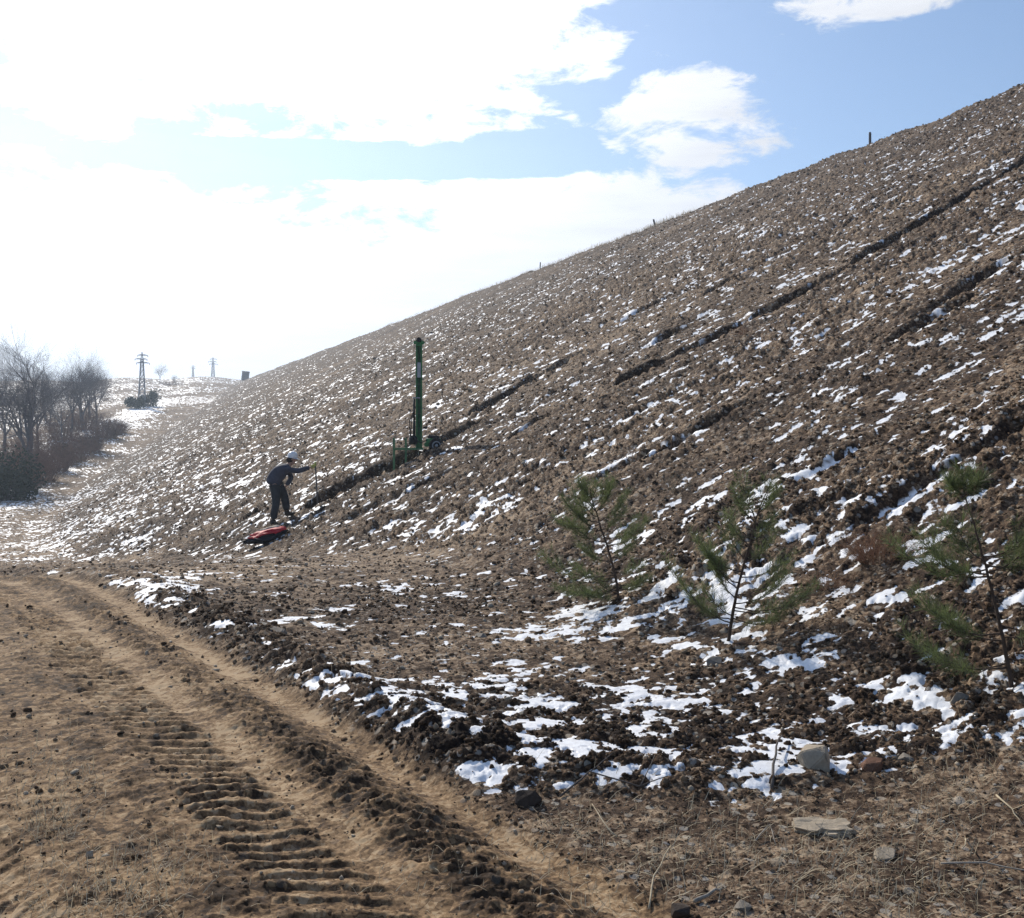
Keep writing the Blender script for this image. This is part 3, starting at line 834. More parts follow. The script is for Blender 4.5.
# the split slab: two bedded layers
x, y, z, rz = frame(822, 832)
sl = empty('stone_slab', (x, y, z), rz + .12); tag(sl, 'long flat layered slab lying on bare earth near the lower right', 'stone slab')
for nm, (cx, cz, w_, h_, d_), sd_ in (('upper_layer', (0, .024, .225, .016, .12), 61), ('lower_layer', (-.01, .006, .215, .026, .105), 62)):
    bm = bmesh.new(); bmesh.ops.create_cube(bm, size=1.0)
    bmesh.ops.subdivide_edges(bm, edges=bm.edges[:], cuts=7, use_grid_fill=True)
    co = np.array([v.co[:] for v in bm.verts]); nn = fbm(co[:, 0] * 3 + sd_, co[:, 1] * 3 + co[:, 2] * 2, sd_, 4)
    for v, q in zip(bm.verts, nn):
        tp = (1 - .9 * max(0, -v.co.x - .1)) * (1 + .5 * float(vnoise(np.array([v.co.x * 5.0 + sd_]), np.array([math.copysign(1, v.co.y)]), sd_)[0])); v.co.x += .10 * float(vnoise(np.array([v.co.y * 5.0]), np.array([float(sd_)]), 3)[0]) * (1 if v.co.x > .3 else 0)
        v.co = Vector((v.co.x * w_ * (1 + .10 * q) + cx, v.co.y * d_ * tp * (1 + .22 * q), v.co.z * h_ * (1 + .2 * q) + cz + .010 * q))
    me = bpy.data.meshes.new(nm); bm.to_mesh(me); bm.free(); me.materials.append(M_ROCKP)
    o = bpy.data.objects.new(nm, me); C.objects.link(o); o.parent = sl


def stick(name, pts, rad, material, label, cat='stick', lift=.006, forks=()):
    """a twig that follows picture points laid on the ground, with a little height of its own"""
    mb = MB(); ps = []
    for (u, v, hgt) in pts:
        x_, y_, z_ = at(u, v); ps.append(Vector((x_, y_, ground_z(x_, y_) + lift + hgt)))
    o0 = ps[0].copy()
    def wav(a):
        out = []
        for i in range(len(a) - 1):
            for t_ in (0, .34, .67):
                p = a[i].lerp(a[i + 1], t_)
                out.append(p + Vector((rnd.uniform(-1, 1), rnd.uniform(-1, 1), rnd.uniform(0, 1))) * rad * .8)
        out.append(a[-1]); return [q - o0 for q in out]
    w_ = wav(ps); mb.tube(w_, [rad * (1 - .65 * i / len(w_)) for i in range(len(w_))], 7)
    for (i, u, v, hgt) in forks:
        x_, y_, z_ = at(u, v); e_ = Vector((x_, y_, ground_z(x_, y_) + lift + hgt))
        q = wav([ps[i], e_]); mb.tube(q, [rad * .6 * (1 - .6 * j / len(q)) for j in range(len(q))], 6)
    o = mb.build(name, material, None, True); o.location = o0
    return tag(o, label, cat)


stick('stick', [(772, 796, .01), (775, 775, .03), (782, 752, .03)],   .008, M['wooddark'], 'short dark stick lying in the snow left of the pale rock')
stick('twig', [(617, 840, 0), (604, 832, .02), (592, 815, .03)], .0038, M['straw'], 'bent straw coloured twig on bare earth below the snow patches', 'twig')
stick('twig', [(648, 908, 0), (654, 886, .02), (671, 862, .05)], .0042, M['straw'], 'forked straw coloured twig standing up near the bottom edge', 'twig', forks=((1, 640, 880, .01),))
stick('twig', [(755, 845, .0), (770, 834, .02), (776, 848, .0)], .0035, M['wood'], 'arched grey twig just left of the flat slab', 'twig')
stick('twig', [(940, 870, .01), (985, 872, .02), (1040, 884, .03)], .0045, M['wood'], 'long thin pale twig at the lower right edge', 'twig', forks=((1, 1000, 862, .02),))
stick('twig', [(996, 800, .01), (1012, 818, .03), (1022, 828, .0)], .0045, M['straw'], 'short pale twig at the right edge below the snow', 'twig')
stick('twig', [(965, 842, .0), (966, 858, .04), (962, 868, .06)], .0035, M['straw'], 'small upright pale twig above the long thin one', 'twig')
stick('branch', [(560, 800, .0), (590, 790, .02), (640, 798, .03), (668, 792, .01)], .005, M['wooddark'], 'thin dark branch along the lower rim of the snow', 'branch', forks=((1, 612, 780, .05), (2, 655, 780, .04)))
stick('stick', [(695, 906, .0), (712, 899, .01), (722, 895, .01)], .008, M['wood'], 'short pale stick beside the stones at the bottom edge')


# ------------------------------------------------------------------ young pines
def pine(base, trunk_px, branches, label, seed, ndl=.085, dens_=1.0):
    """trunk_px: picture points of the stem; branches: (height share on the stem, end du, dv in pixels, depth in pixels, needles start)"""
    g = random.Random(seed)
    x, y, z = at(*base); z = ground_z(x, y) - .03; rz = -math.atan2(x, y); k_ = pxm(y)
    root = empty('pine_sapling', (x, y, z), rz); tag(root, label, 'young pine', 'young pines at the foot of the slope')
    tp = [Vector(((u - base[0]) * k_, 0.0, (base[1] - v) * k_)) for (u, v) in trunk_px]
    tp[0].z -= .02
    pts = []
    for i in range(len(tp) - 1):
        for t_ in (0, .25, .5, .75): pts.append(tp[i].lerp(tp[i + 1], t_) + Vector((g.uniform(-1, 1), g.uniform(-1, 1), 0)) * .004)
    pts.append(tp[-1]); n = len(pts)
    mb = MB(); mb.tube(pts, [.0135 * (1 - .78 * i / (n - 1)) for i in range(n)], 8); mb.build('trunk', M['bark'], root, True)
    bb, nb = MB(), MB()
    def on(t_):
        q = t_ * (n - 1); i = min(int(q), n - 2); return pts[i].lerp(pts[i + 1], q - i)
    def needles(p, d, count, L):
        d = d.normalized()
        for _ in range(count):
            a = g.uniform(0, 6.283); s1 = d.orthogonal().normalized(); s2 = d.cross(s1)
            sp = g.uniform(.45, 1.25)
            nd = (d * math.cos(sp) + (s1 * math.cos(a) + s2 * math.sin(a)) * math.sin(sp)).normalized()
            l_ = L * g.uniform(.65, 1.15); q = p + d * g.uniform(-.012, .012)
            sd = nd.cross(Vector((g.uniform(-1, 1), g.uniform(-1, 1), g.uniform(-1, 1)))).normalized() * g.uniform(.0007, .0013)
            nd = (nd + Vector((0, 0, .28))).normalized(); tip = q + nd * l_ + Vector((0, 0, -.06 * l_))
            nb.add([q - sd, q + sd, q + nd * l_ * .6 + sd * .8, q + nd * l_ * .6 - sd * .8, tip], [(0, 1, 2, 3), (3, 2, 4)])
    def shoot(p0, e, r0, start, sub=True):
        m_ = 9; ps = []
        for i in range(m_ + 1):
            t_ = i / m_; q = p0.lerp(e, t_); q.z += -.22 * (e - p0).length * math.sin(math.pi * t_) * .6 + g.uniform(-.004, .004)
            q.x += g.uniform(-.004, .004); ps.append(q)
        bb.tube(ps, [r0 * (1 - .75 * i / m_) for i in range(m_ + 1)], 5)
        L_ = (e - p0).length
        for i in range(m_):
            for t_ in (0, .5):
                if (i + t_) / m_ < start: continue
                d = ps[i + 1] - ps[i]
                needles(ps[i].lerp(ps[i + 1], t_), d, int((2 + 5.5 * L_ / m_ / .03 * .5) * dens_) + 1, ndl * (.8 + .3 * (i / m_)))
        needles(ps[-1], ps[-1] - ps[-2], int(20 * dens_), ndl)
        if sub and L_ > .11:
            for t_ in (.3, .45, .58, .7, .82):
                for sg in (-1, 1):
                    if g.random() < .25: continue
                    i = int(t_ * m_); d = (ps[i + 1] - ps[i]).normalized()
                    sdv = d.cross(Vector((0, 0, 1))).normalized() * sg
                    ee = ps[i] + (d * .75 + sdv * .7 + Vector((0, 0, g.uniform(.05, .35)))) * L_ * g.uniform(.3, .45)
                    shoot(ps[i], ee, r0 * .55, .1, False)
    for (t_, du, dv, dy, st_) in branches:
        p0 = on(t_); shoot(p0, p0 + Vector((du * k_, dy * k_, -dv * k_)), .0052, st_)
    top = on(1.0); d = (pts[-1] - pts[-2])
    for i in range(n - 6, n): needles(pts[i], d, int(14 * dens_), ndl)
    needles(top, d, 40, ndl)
    bb.build('branches', M['bark'], root, True)
    nb.build('needles', M['needle'], root)
    return root


pine((620, 606), [(620, 606), (614, 572), (604, 540), (596, 517), (592, 503)],
     [(.10, -62, -4, -10, .25), (.12, -48, 6, 18, .25), (.14, 30, -8, -14, .25), (.08, -30, -2, -20, .2), (.09, -24, -10, 14, .2), (.11, 22, -2, 12, .2), (.16, -44, -14, 2, .3), (.3, -30, -16, -12, .3), (.32, 22, -18, 14, .3), (.55, -26, -20, 4, .3), (.56, 22, -22, -10, .3), (.76, 16, -26, 2, .2), (.78, -18, -28, 6, .2), (.2, -74, -18, 8, .55), (.22, 24, -4, 20, .3), (.42, 36, -24, -10, .45), (.45, -38, -20, 14, .4),
      (.48, 40, -18, 18, .5), (.62, -42, -4, -10, .35), (.64, -34, -22, 16, .3), (.66, 28, -26, 6, .35), (.70, -22, -26, -14, .3), (.85, -14, -26, 4, .2), (.86, 14, -24, 8, .2), (.88, -4, -24, -12, .2)],
     'small sparse pine sapling leaning left, leftmost of the three', 71, dens_=.62)
pine((727, 645), [(727, 645), (733, 610), (739, 580), (749, 545), (757, 512), (768, 486)],
     [(.13, -62, -60, -10, .25), (.15, -40, -20, 16, .3), (.16, 46, -4, -14, .3), (.17, -26, -30, -16, .3), (.24, 50, -30, 4, .3), (.28, -24, -40, -4, .25), (.6, -22, -30, 6, .25), (.62, 22, -26, -8, .25), (.2, 66, -14, 8, .55), (.22, 78, -22, -12, .6), (.3, 40, -26, -14, .4), (.34, -34, -48, 10, .3), (.38, -26, -26, -18, .3), (.42, 44, -18, 18, .3),
      (.45, -46, -30, -4, .3), (.5, 30, -30, 8, .3), (.52, -20, -36, 14, .3), (.74, -22, -32, -4, .3), (.76, -14, -40, 8, .3), (.8, 18, -22, -6, .35), (.82, 12, -26, 12, .3)],
     'slender pine sapling with a low side shoot on its left, middle of the three', 72, dens_=.56)
pine((1013, 690), [(1013, 690), (1006, 648), (998, 610), (988, 566), (977, 522), (967, 486)],
     [(.12, -92, -22, -14, .35), (.14, -70, 4, 20, .4), (.16, 60, -20, 0, .3), (.24, -84, -40, 10, .4), (.26, 50, -30, -20, .3), (.28, -56, -16, -24, .35), (.32, 66, -8, 20, .3), (.55, -88, -28, -10, .4),
      (.56, -62, -34, 20, .35), (.57, 50, -46, 0, .3), (.58, -46, -10, -24, .3), (.6, 60, -18, 24, .3), (.62, -30, -36, 30, .3), (.64, 40, -30, -26, .3), (.94, -16, -18, 4, .2), (.95, 14, -16, -8, .2), (.96, 2, -22, 12, .2)],
     'tall pine sapling at the right edge, largest of the three', 73, ndl=.092, dens_=.75)


# ------------------------------------------------------------------ shrubs and dead brush
def brush(name, base, w_px, h_px, n, material, label, seed, cat='shrub', group=None, twigs=3, rad=.0016, depth=None, z_off=0.0, wild=.5):
    g = random.Random(seed)
    x, y, z = base if len(base) == 3 else at(*base); k_ = pxm(y); W_, H_ = w_px * k_ / 2, h_px * k_
    mb = MB(); D_ = W_ if depth is None else depth
    for _ in range(n):
        a = g.uniform(0, 6.283); q = math.sqrt(g.random())
        b0 = Vector((math.cos(a) * q * W_ * .45, math.sin(a) * q * D_ * .45, 0))
        hh = H_ * g.uniform(.55, 1.05) * (1 - .45 * q * q)
        e = Vector((math.cos(a) * q * W_ + g.gauss(0, .1) * W_, math.sin(a) * q * D_, hh))
        mid = b0.lerp(e, .5) + Vector((g.gauss(0, 1), g.gauss(0, 1), g.gauss(.4, .6))) * H_ * .09 * wild * 2
        r_ = rad * y / 8 * g.uniform(.7, 1.4)
        mb.tube([b0 - Vector((0, 0, .05 * H_)), mid, e], [r_, r_ * .7, r_ * .25], 3, False)
        for _t in range(twigs):
            t_ = g.uniform(.35, .95); p = mid.lerp(e, t_) if t_ > .5 else b0.lerp(mid, t_ * 2)
            d = Vector((g.gauss(0, 1), g.gauss(0, 1), g.gauss(.5, .7))).normalized() * H_ * g.uniform(.12, .34)
            mb.tube([p, p + d * .5 + Vector((0, 0, .02 * H_)), p + d], [r_ * .5, r_ * .35, r_ * .15], 3, False)
    o = mb.build(name, material); o.location = (x, y, z + z_off)
    return tag(o, label, cat, group)


brush('dead_bush', (880, 562), 84, 36, 260, M['dry'], 'low reddish brown dead bush between the two right saplings', 81, 'dead bush', twigs=4, rad=.0018)
brush('dead_bush', (832, 588), 66, 20, 130, M['dry'], 'flat dry brown weeds in front of the dead bush', 82, 'weeds', twigs=3, rad=.0015)
brush('weed', (680, 492), 34, 22, 40, M['straw'], 'thin straw coloured weed standing on the slope above the saplings', 83, 'weed', twigs=2, rad=.0012)
brush('weed', (742, 338), 26, 16, 50, M['dry'], 'dry brown weed beside the long dark furrow high on the slope', 84, 'weed', twigs=2, rad=.0012)


# ------------------------------------------------------------------ bare trees and scrub in the valley
def tree_proto(seed, height, spread, trunk_h, levels, kids, rad, lean=.0, fork=None):
    """trunk and crown meshes of a leafless tree"""
    g = random.Random(seed); tr, cr = MB(), MB()
    def grow(p, d, L, r_, lv):
        k_ = 3; ps = [p]; q = p; dd = d
        for i in range(k_):
            dd = (dd + Vector((g.gauss(0, 1), g.gauss(0, 1), g.gauss(.12, .4))) * (.05 if lv == 0 else .12)).normalized()
            q = q + dd * L / k_; ps.append(q)
        rr_ = [r_ * (1 - .42 * i / k_) for i in range(k_ + 1)]
        (tr if lv == 0 else cr).tube(ps, rr_, 8 if lv == 0 else (5 if lv < 3 else 3), False)
        if lv >= levels: return
        nk = kids if lv < levels - 1 else kids + 1
        for c in range(nk):
            t_ = 1.0 if c == 0 else g.uniform(.55 if lv == 0 else .3, 1.0); i = min(int(t_ * k_), k_ - 1); pp = ps[i].lerp(ps[i + 1], t_ * k_ - i)
            a = g.uniform(0, 6.283); an = g.uniform(.10, .35) if c == 0 else (g.uniform(.45, .85) if lv < 2 else g.uniform(.45, 1.15))
            s1 = dd.orthogonal().normalized(); s2 = dd.cross(s1)
            nd = dd * math.cos(an) + (s1 * math.cos(a) + s2 * math.sin(a)) * math.sin(an) * spread
            nd = Vector((nd.x, nd.y, nd.z + .10)).normalized()
            grow(pp, nd, L * g.uniform(.62, .86), rr_[i] * g.uniform(.50, .72), lv + 1)
    grow(Vector((0, 0, -.3)), Vector((lean, 0, 1)).normalized(), height * trunk_h, rad, 0)
    return tr, cr


def tree_scaled(tr, cr, height):
    zs_ = sorted(p[2] for p in cr.v); k_ = height / zs_[int(.985 * len(zs_))]
    for m_ in (tr, cr): m_.v = [(p[0] * k_, p[1] * k_, p[2] * k_) for p in m_.v]


def put_tree(name, loc, rz, tr, cr, label, cat, group=None):
    o = empty(name, loc, rz); tag(o, label, cat, group)
    tr.build('trunk', M['twig'], o, True); cr.build('crown', M['twig'], o)
    return o


def copy_tree(src, loc, rz, s, label, cat, group=None):
    r = src.copy(); C.objects.link(r); r.location = loc; r.rotation_euler = (0, 0, rz); r.scale = s
    for ch in list(src.children):
        c = ch.copy(); C.objects.link(c); c.parent = r
    for key in ('group',):
        if key in r: del r[key]
    return tag(r, label, cat, group)


def valley(u, y):
    x = (u - 512) / F_PX * y
    return (x, y, float(base_z(np.array([x]), np.array([float(y)]))[0][0]))


def spot(u, v):
    return at(u, v, 20)


def h_for(loc, v_top): return EYE + (HZ - v_top) / F_PX * loc[1] - loc[2]


L1 = valley(24, 84)
tr, cr = tree_proto(2, 12, 1.0, .36, 6, 4, .36, .0); tree_scaled(tr, cr, h_for(L1, 342))
oak = put_tree('bare_oak', L1, .6, tr, cr, 'large bare oak with a dark trunk, foremost tree at the left edge', 'tree')
L2 = valley(72, 120)
tr, cr = tree_proto(9, 12, .85, .34, 6, 4, .20); tree_scaled(tr, cr, h_for(L2, 351))
rt = put_tree('bare_tree', L2, .2, tr, cr, 'bare round crowned tree with a straight trunk, right of the big oak', 'tree')
tr, cr = tree_proto(14, 12, .95, .22, 6, 4, .17); L3 = valley(97, 140); tree_scaled(tr, cr, h_for(L3, 366))
bt = put_tree('bare_tree', L3, 1.2, tr, cr, 'bushy bare tree at the right end of the thicket', 'tree')
thick = [(50, 128, 374), (38, 112, 384), (84, 132, 361), (4, 108, 376), (-14, 104, 362), (90, 158, 366), (46, 150, 372), (-52, 90, 350), (62, 118, 386)]
for i, (u, y, vt) in enumerate(thick):
    src = (rt, bt, oak, bt)[i % 4]; loc = valley(u, y); hh = h_for(loc, vt)
    base_h = {rt: h_for(L2, 351), bt: h_for(L3, 366), oak: h_for(L1, 342)}[src]; s_ = hh / base_h
    copy_tree(src, loc, i * 1.7, (s_ * 1.15, s_ * 1.15, s_), 'bare grey tree in the dense thicket behind the big oak', 'tree', 'bare trees of the thicket')
L4 = spot(160, 383.5)
copy_tree(rt, L4, .4, (h_for(L4, 364) / h_for(L2, 351) * 1.2,) * 2 + (h_for(L4, 364) / h_for(L2, 351),), 'lone bare round tree on the far hilltop right of the first pylon', 'tree')
L5 = spot(175, 384)
copy_tree(bt, L5, .4, (h_for(L5, 375) / h_for(L3, 366),) * 3, 'tiny bare tree on the far hilltop between lone tree and pylons', 'tree')


def leafy(name, loc, w, h, n, material, label, seed, leaf=.10, cat='shrub', group=None):
    """evergreen shrub: stems and many small leaf faces in uneven clumps"""
    g = random.Random(seed); o = empty(name, loc); tag(o, label, cat, group)
    st, lf = MB(), MB(); cl = []
    for _ in range(16):
        a = g.uniform(0, 6.283); q = math.sqrt(g.random()) * .8
        e = Vector((math.cos(a) * q * w / 2, math.sin(a) * q * w / 2, h * g.uniform(.12, .74) * (1 - .45 * q * q)))
        st.tube([(0, 0, -.1), (e.x * .4, e.y * .4, e.z * .5), e], [.05, .035, .01], 4, False); cl.append((e, g.uniform(.20, .34) * min(w, h)))
    for _ in range(n):
        c, r_ = g.choice(cl)
        d = Vector((g.gauss(0, 1), g.gauss(0, 1), g.gauss(0, .9))).normalized() * r_ * g.random() ** .4
        p = c + d
        if p.z < .02: p.z = abs(p.z) * .3 + .02
        a = Vector((g.gauss(0, 1), g.gauss(0, 1), g.gauss(0, 1))).normalized(); b_ = a.orthogonal().normalized(); L_ = leaf * g.uniform(.6, 1.4)
        lf.add([p - a * L_, p + b_ * L_ * .5, p + a * L_, p - b_ * L_ * .5], [(0, 1, 2, 3)])
    st.build('stems', M['twig'], o); lf.build('foliage', material, o)
    return o


leafy('evergreen_bush', valley(6, 74), 4.6, 4.4, 5200, M['ever'], 'big dark green bush under the oak at the left edge', 101, .12)
leafy('evergreen_bush', spot(136, 409), 3.2, 3.4, 800, M['ever'], 'dark bush left of the foot of the nearest pylon', 102, .22)
leafy('evergreen_bush', spot(150, 407), 3.6, 3.6, 900, M['ever'], 'round dark bush right of the foot of the nearest pylon', 103, .22)
leafy('evergreen_bush', valley(62, 104), 2.6, 2.2, 1500, M['ever'], 'dark green bush inside the brown scrub below the trees', 105, .16)
leafy('evergreen_bush', valley(88, 113), 2.6, 2.0, 1300, M['ever'], 'dark rounded bush near the right end of the brown scrub', 106, .16)
for i, (u, y, wp, hp) in enumerate([(28, 82, 46, 50), (44, 88, 44, 36), (58, 96, 46, 34), (74, 104, 46, 32), (90, 112, 44, 28), (106, 124, 40, 24), (116, 130, 30, 16), (36, 100, 50, 46), (64, 120, 50, 34), (-6, 78, 50, 50), (14, 88, 40, 50), (84, 134, 50, 28)]):
    loc = valley(u, y)
    brush('scrub_bush', loc, wp, hp, 210, M['scrub'], 'leafless brown scrub bush along the foot of the thicket', 110 + i, 'shrub', 'scrub bushes below the trees', 4, .0016, depth=2.0)
brush('snow_line_bush', valley(172, 300), 26, 6, 70, M['scrub'], 'low brown brush on the far hillside below the lone tree', 130, 'shrub', None, 3, .001, depth=3)


# ------------------------------------------------------------------ power pylons
def pylon(loc, H, label, rz=.2):
    o = empty('power_pylon', loc, rz); tag(o, label, 'pylon', 'power pylons')
    bw, tw = H * .066, H * .020; th = H * .009
    leg = MB(); br = MB()
    def corner(k, z): s_ = bw + (tw - bw) * min(z / (H * .86), 1); return Vector(((1, 1, -1, -1)[k] * s_, (1, -1, -1, 1)[k] * s_, z))
    for k in range(4):
        lg = MB(); lg.bar(corner(k, -.5), corner(k, H * .86), th * 1.5); lg.build('leg', M['steel'], o)
    zs = [0, .14, .27, .39, .50, .60, .69, .78, .86]
    for a, b in zip(zs[:-1], zs[1:]):
        for k in range(4):
            k2 = (k + 1) % 4
            br.bar(corner(k, a * H), corner(k2, b * H), th); br.bar(corner(k2, a * H), corner(k, b * H), th); br.bar(corner(k, b * H), corner(k2, b * H), th)
    br.build('bracing', M['steel'], o)
    pk = MB()
    for k in range(4): pk.bar(corner(k, H * .86), (0, 0, H), th)
    pk.build('peak', M['steel'], o)
    for zf, w_, sd_ in ((.80, .13, 1), (.87, .12, -1), (.94, .10, 1)):
        am = MB(); z0 = zf * H
        for sgn in (1, -1):
            L_ = w_ * H * (1.0 if sgn == sd_ else .72)
            am.bar((0, -tw, z0), (sgn * L_, 0, z0), th); am.bar((0, tw, z0), (sgn * L_, 0, z0), th); am.bar((0, 0, z0 + .022 * H), (sgn * L_, 0, z0), th)
        arm = am.build('crossarm', M['steel'], o)
        for sgn in (1, -1):
            L_ = w_ * H * (1.0 if sgn == sd_ else .72)
            ins = MB(); ins.tube([(sgn * L_, 0, z0), (sgn * L_, 0, z0 - .03 * H)], .005 * H, 6); ins.build('insulator', M['dark'], arm)
    return o


P1 = spot(142, 407); pylon(P1, h_for(P1, 352), 'nearest lattice power pylon, standing among dark bushes left of the lone tree', .3)
P2 = valley(193, 455); pylon(P2, h_for(P2, 365), 'short distant lattice pylon behind the far hilltop, middle of three', .5)
P3 = valley(213, 520); pylon(P3, h_for(P3, 357), 'tall faded distant lattice pylon, rightmost of three', .2)


# ------------------------------------------------------------------ posts and block on the crest
def crest_post(u, v_top, wpx, label, lean=0.0):
    x, y, z = skyline(u); H = EYE + (HZ - v_top) / F_PX * y - z
    o = empty('fence_post', (x, y, z), .3); o.rotation_euler = (0, lean, .3); tag(o, label, 'post', 'fence posts on the crest')
    r_ = wpx * pxm(y) / 2
    a = MB(); a.lathe((0, 0, -.4), (0, 0, 1), [(r_, 0), (r_ * .96, H + .3), (r_ * .8, H + .385), (r_ * .3, H + .4)], 10); a.build('post', M['dark'], o)
    b = MB(); b.tube([(r_ * 1.02, -.02, H * .82), (r_ * 1.35, 0, H * .83), (r_ * 1.02, .02, H * .82)], r_ * .12, 5); b.build('wire_staple', M['steel'], o)
    return o


crest_post(870, 132, 2.6, 'dark upright fence post on the embankment crest, tallest on the skyline', 0.0)
crest_post(655, 219, 1.9, 'thin leaning post on the crest, middle of the skyline', -.22)
crest_post(540, 262, 1.2, 'tiny thin stake on the crest, farther down the skyline', .05)
x, y, z = skyline(245); k_ = pxm(y)
o = empty('concrete_block', (x, y, z), .25); tag(o, 'small dark square block standing alone at the far left of the crest', 'concrete block'); o.rotation_euler = (0, .10, .25)
a = MB(); a.box((0, 0, 3.6 * k_), (7.2 * k_, 6 * k_, 8.6 * k_)); a.build('body', M['conc'], o, bevel=.04)
a = MB(); a.box((0, 0, 8.2 * k_), (7.7 * k_, 6.5 * k_, .9 * k_)); a.build('cap', M['conc'], o, bevel=.03)


# ------------------------------------------------------------------ skinned figures
def skin_mesh(name, verts, edges, rads, material, parent, levels=2, root=0):
    me = bpy.data.meshes.new(name); me.from_pydata([tuple(v) for v in verts], edges, []); me.update()
    o = bpy.data.objects.new(name, me); C.objects.link(o)
    sk = o.modifiers.new('skin', 'SKIN'); sk.use_smooth_shade = True
    o.data.skin_vertices[0].data  # layer made with the modifier below when missing
    for i, r_ in enumerate(rads):
        sv = o.data.skin_vertices[0].data[i]; sv.radius = r_ if isinstance(r_, tuple) else (r_, r_); sv.use_root = (i == root)
    sb = o.modifiers.new('sub', 'SUBSURF'); sb.levels = levels; sb.render_levels = levels
    bpy.context.view_layer.update()
    dg = bpy.context.evaluated_depsgraph_get()
    m2 = bpy.data.meshes.new_from_object(o.evaluated_get(dg)); m2.name = name
    o.modifiers.clear(); old = o.data; o.data = m2; bpy.data.meshes.remove(old)
    m2.materials.clear(); m2.materials.append(material)
    m2.polygons.foreach_set('use_smooth', np.ones(len(m2.polygons), bool))
    if parent is not None: o.parent = parent
    return o


class Sk:
    def __init__(s): s.v = []; s.e = []; s.r = []
    def p(s, co, r_, link=None):
        s.v.append(Vector(co)); s.r.append(r_)
        if link is not None: s.e.append((link, len(s.v) - 1))
        return len(s.v) - 1


px_, py_, pz_, prz = frame(274.5, 529)
SC = pxm(py_) / 7.65                                   # metres per pixel of the enlarged picture
pz_ = ground_z(px_, py_)
person = empty('person', (px_, py_, pz_), prz)
tag(person, 'person in white helmet and dark work clothes bending over a thin upright rod', 'person')
KS = py_ / 22.2


def gz(lx, ly):
    """ground height in the person's own frame"""
    c_, s_ = math.cos(prz), math.sin(prz)
    return ground_z(px_ + c_ * lx - s_ * ly, py_ + s_ * lx + c_ * ly) - pz_


def V(x, y, z): return Vector((x, y, z)) * KS


gN, gF = gz(0, -.1), gz(.30 * KS, .12)
hipN, hipF = V(.0, -.09, .90), V(.06, .09, .92)
kneeN, kneeF = V(.035, -.10, .48 + gN * .4), V(.235, .11, .50 + .06)
ankN, ankF = V(-.03, -.10, .09) + Vector((0, 0, gN)), V(.275, .12, .09) + Vector((0, 0, gF))
toeN, toeF = ankN + V(.17, -.03, -.055), ankF + V(.17, .02, -.02)
pel, waist, chest, neckb, neck, head = V(.0, 0, .93), V(.03, 0, 1.05), V(.15, 0, 1.19), V(.285, 0, 1.285), V(.335, 0, 1.345), V(.385, 0, 1.425)
shN, shF = V(.255, -.17, 1.235), V(.265, .17, 1.245)
elN, wrN = V(.52, -.13, 1.185), V(.765, -.045, 1.255)
elF, wrF = V(.375, .20, 1.02), V(.255, .13, .845)
b = Sk()
ip = b.p(pel, .085 * KS); iw = b.p(waist, .085 * KS, ip); ic = b.p(chest, .10 * KS, iw); inb = b.p(neckb, .06 * KS, ic); ine = b.p(neck, .048 * KS, inb)
ih0 = b.p(head + V(-.012, 0, -.03), .078 * KS, ine); ih = b.p(head + V(.008, 0, .04), .088 * KS, ih0); ih2 = b.p(head + V(.0, 0, .095), .07 * KS, ih)
ij = b.p(head + V(.062, 0, -.055), .04 * KS, ih0)                       # chin
inz = b.p(head + V(.105, 0, .0), .014 * KS, ih)                         # nose
for sy in (-1, 1): b.p(head + V(-.01, sy * .088, .005), .016 * KS, ih)  # ears
for (hp, kn, an, to_) in ((hipN, kneeN, ankN, toeN), (hipF, kneeF, ankF, toeF)):
    a1 = b.p(hp, .075 * KS, ip); a2 = b.p(kn, .05 * KS, a1); a3 = b.p(an, .035 * KS, a2); b.p(to_, .03 * KS, a3)


def hand(s_, wrist, i_wr, grip, along, side, r_k=1.0):
    """palm and five bent fingers that close round an upright rod at the point grip"""
    d = (grip - wrist).normalized(); pal = wrist + d * .055 * KS; ip_ = s_.p(pal, .026 * KS * r_k, i_wr)
    for i, (o_, L_) in enumerate(((.030, .92), (.010, 1.0), (-.010, .95), (-.030, .78))):
        k0 = pal + d * .035 * KS + along * o_ * KS; a1 = s_.p(k0, .0095 * KS * r_k, ip_)
        k1 = k0 + (d * .030 - side * .004) * KS * L_; a2 = s_.p(k1, .009 * KS * r_k, a1)
        k2 = k1 + (d * .006 + side * .026) * KS * L_; a3 = s_.p(k2, .0085 * KS * r_k, a2)
        s_.p(k2 + (-d * .018 + side * .008) * KS * L_, .0075 * KS * r_k, a3)
    t0 = pal + (along * .030 + side * .018) * KS - d * .01 * KS; a1 = s_.p(t0, .011 * KS * r_k, ip_)
    t1 = t0 + (d * .028 + side * .018 + along * .010) * KS; a2 = s_.p(t1, .010 * KS * r_k, a1); s_.p(t1 + (d * .024 - side * .004) * KS, .008 * KS * r_k, a2)


rod_top = V(.885, -.03, 1.385); rod_grip = V(.893, -.03, 1.29)
a1 = b.p(shN, .055 * KS, inb); a2 = b.p(elN, .040 * KS, a1); a3 = b.p(wrN, .026 * KS, a2)
a1f = b.p(shF, .055 * KS, inb); a2f = b.p(elF, .040 * KS, a1f); a3f = b.p(wrF, .026 * KS, a2f)
hand(b, wrF, a3f, wrF + V(-.06, -.02, -.07), V(.2, .95, .2).normalized(), V(.5, -.1, -.6).normalized())
hand(b, wrN, a3, rod_grip, Vector((.1, 0, 1)).normalized(), Vector((.1, 1, 0)).normalized())
skin_mesh('body', b.v, b.e, b.r, M['skin'], person)
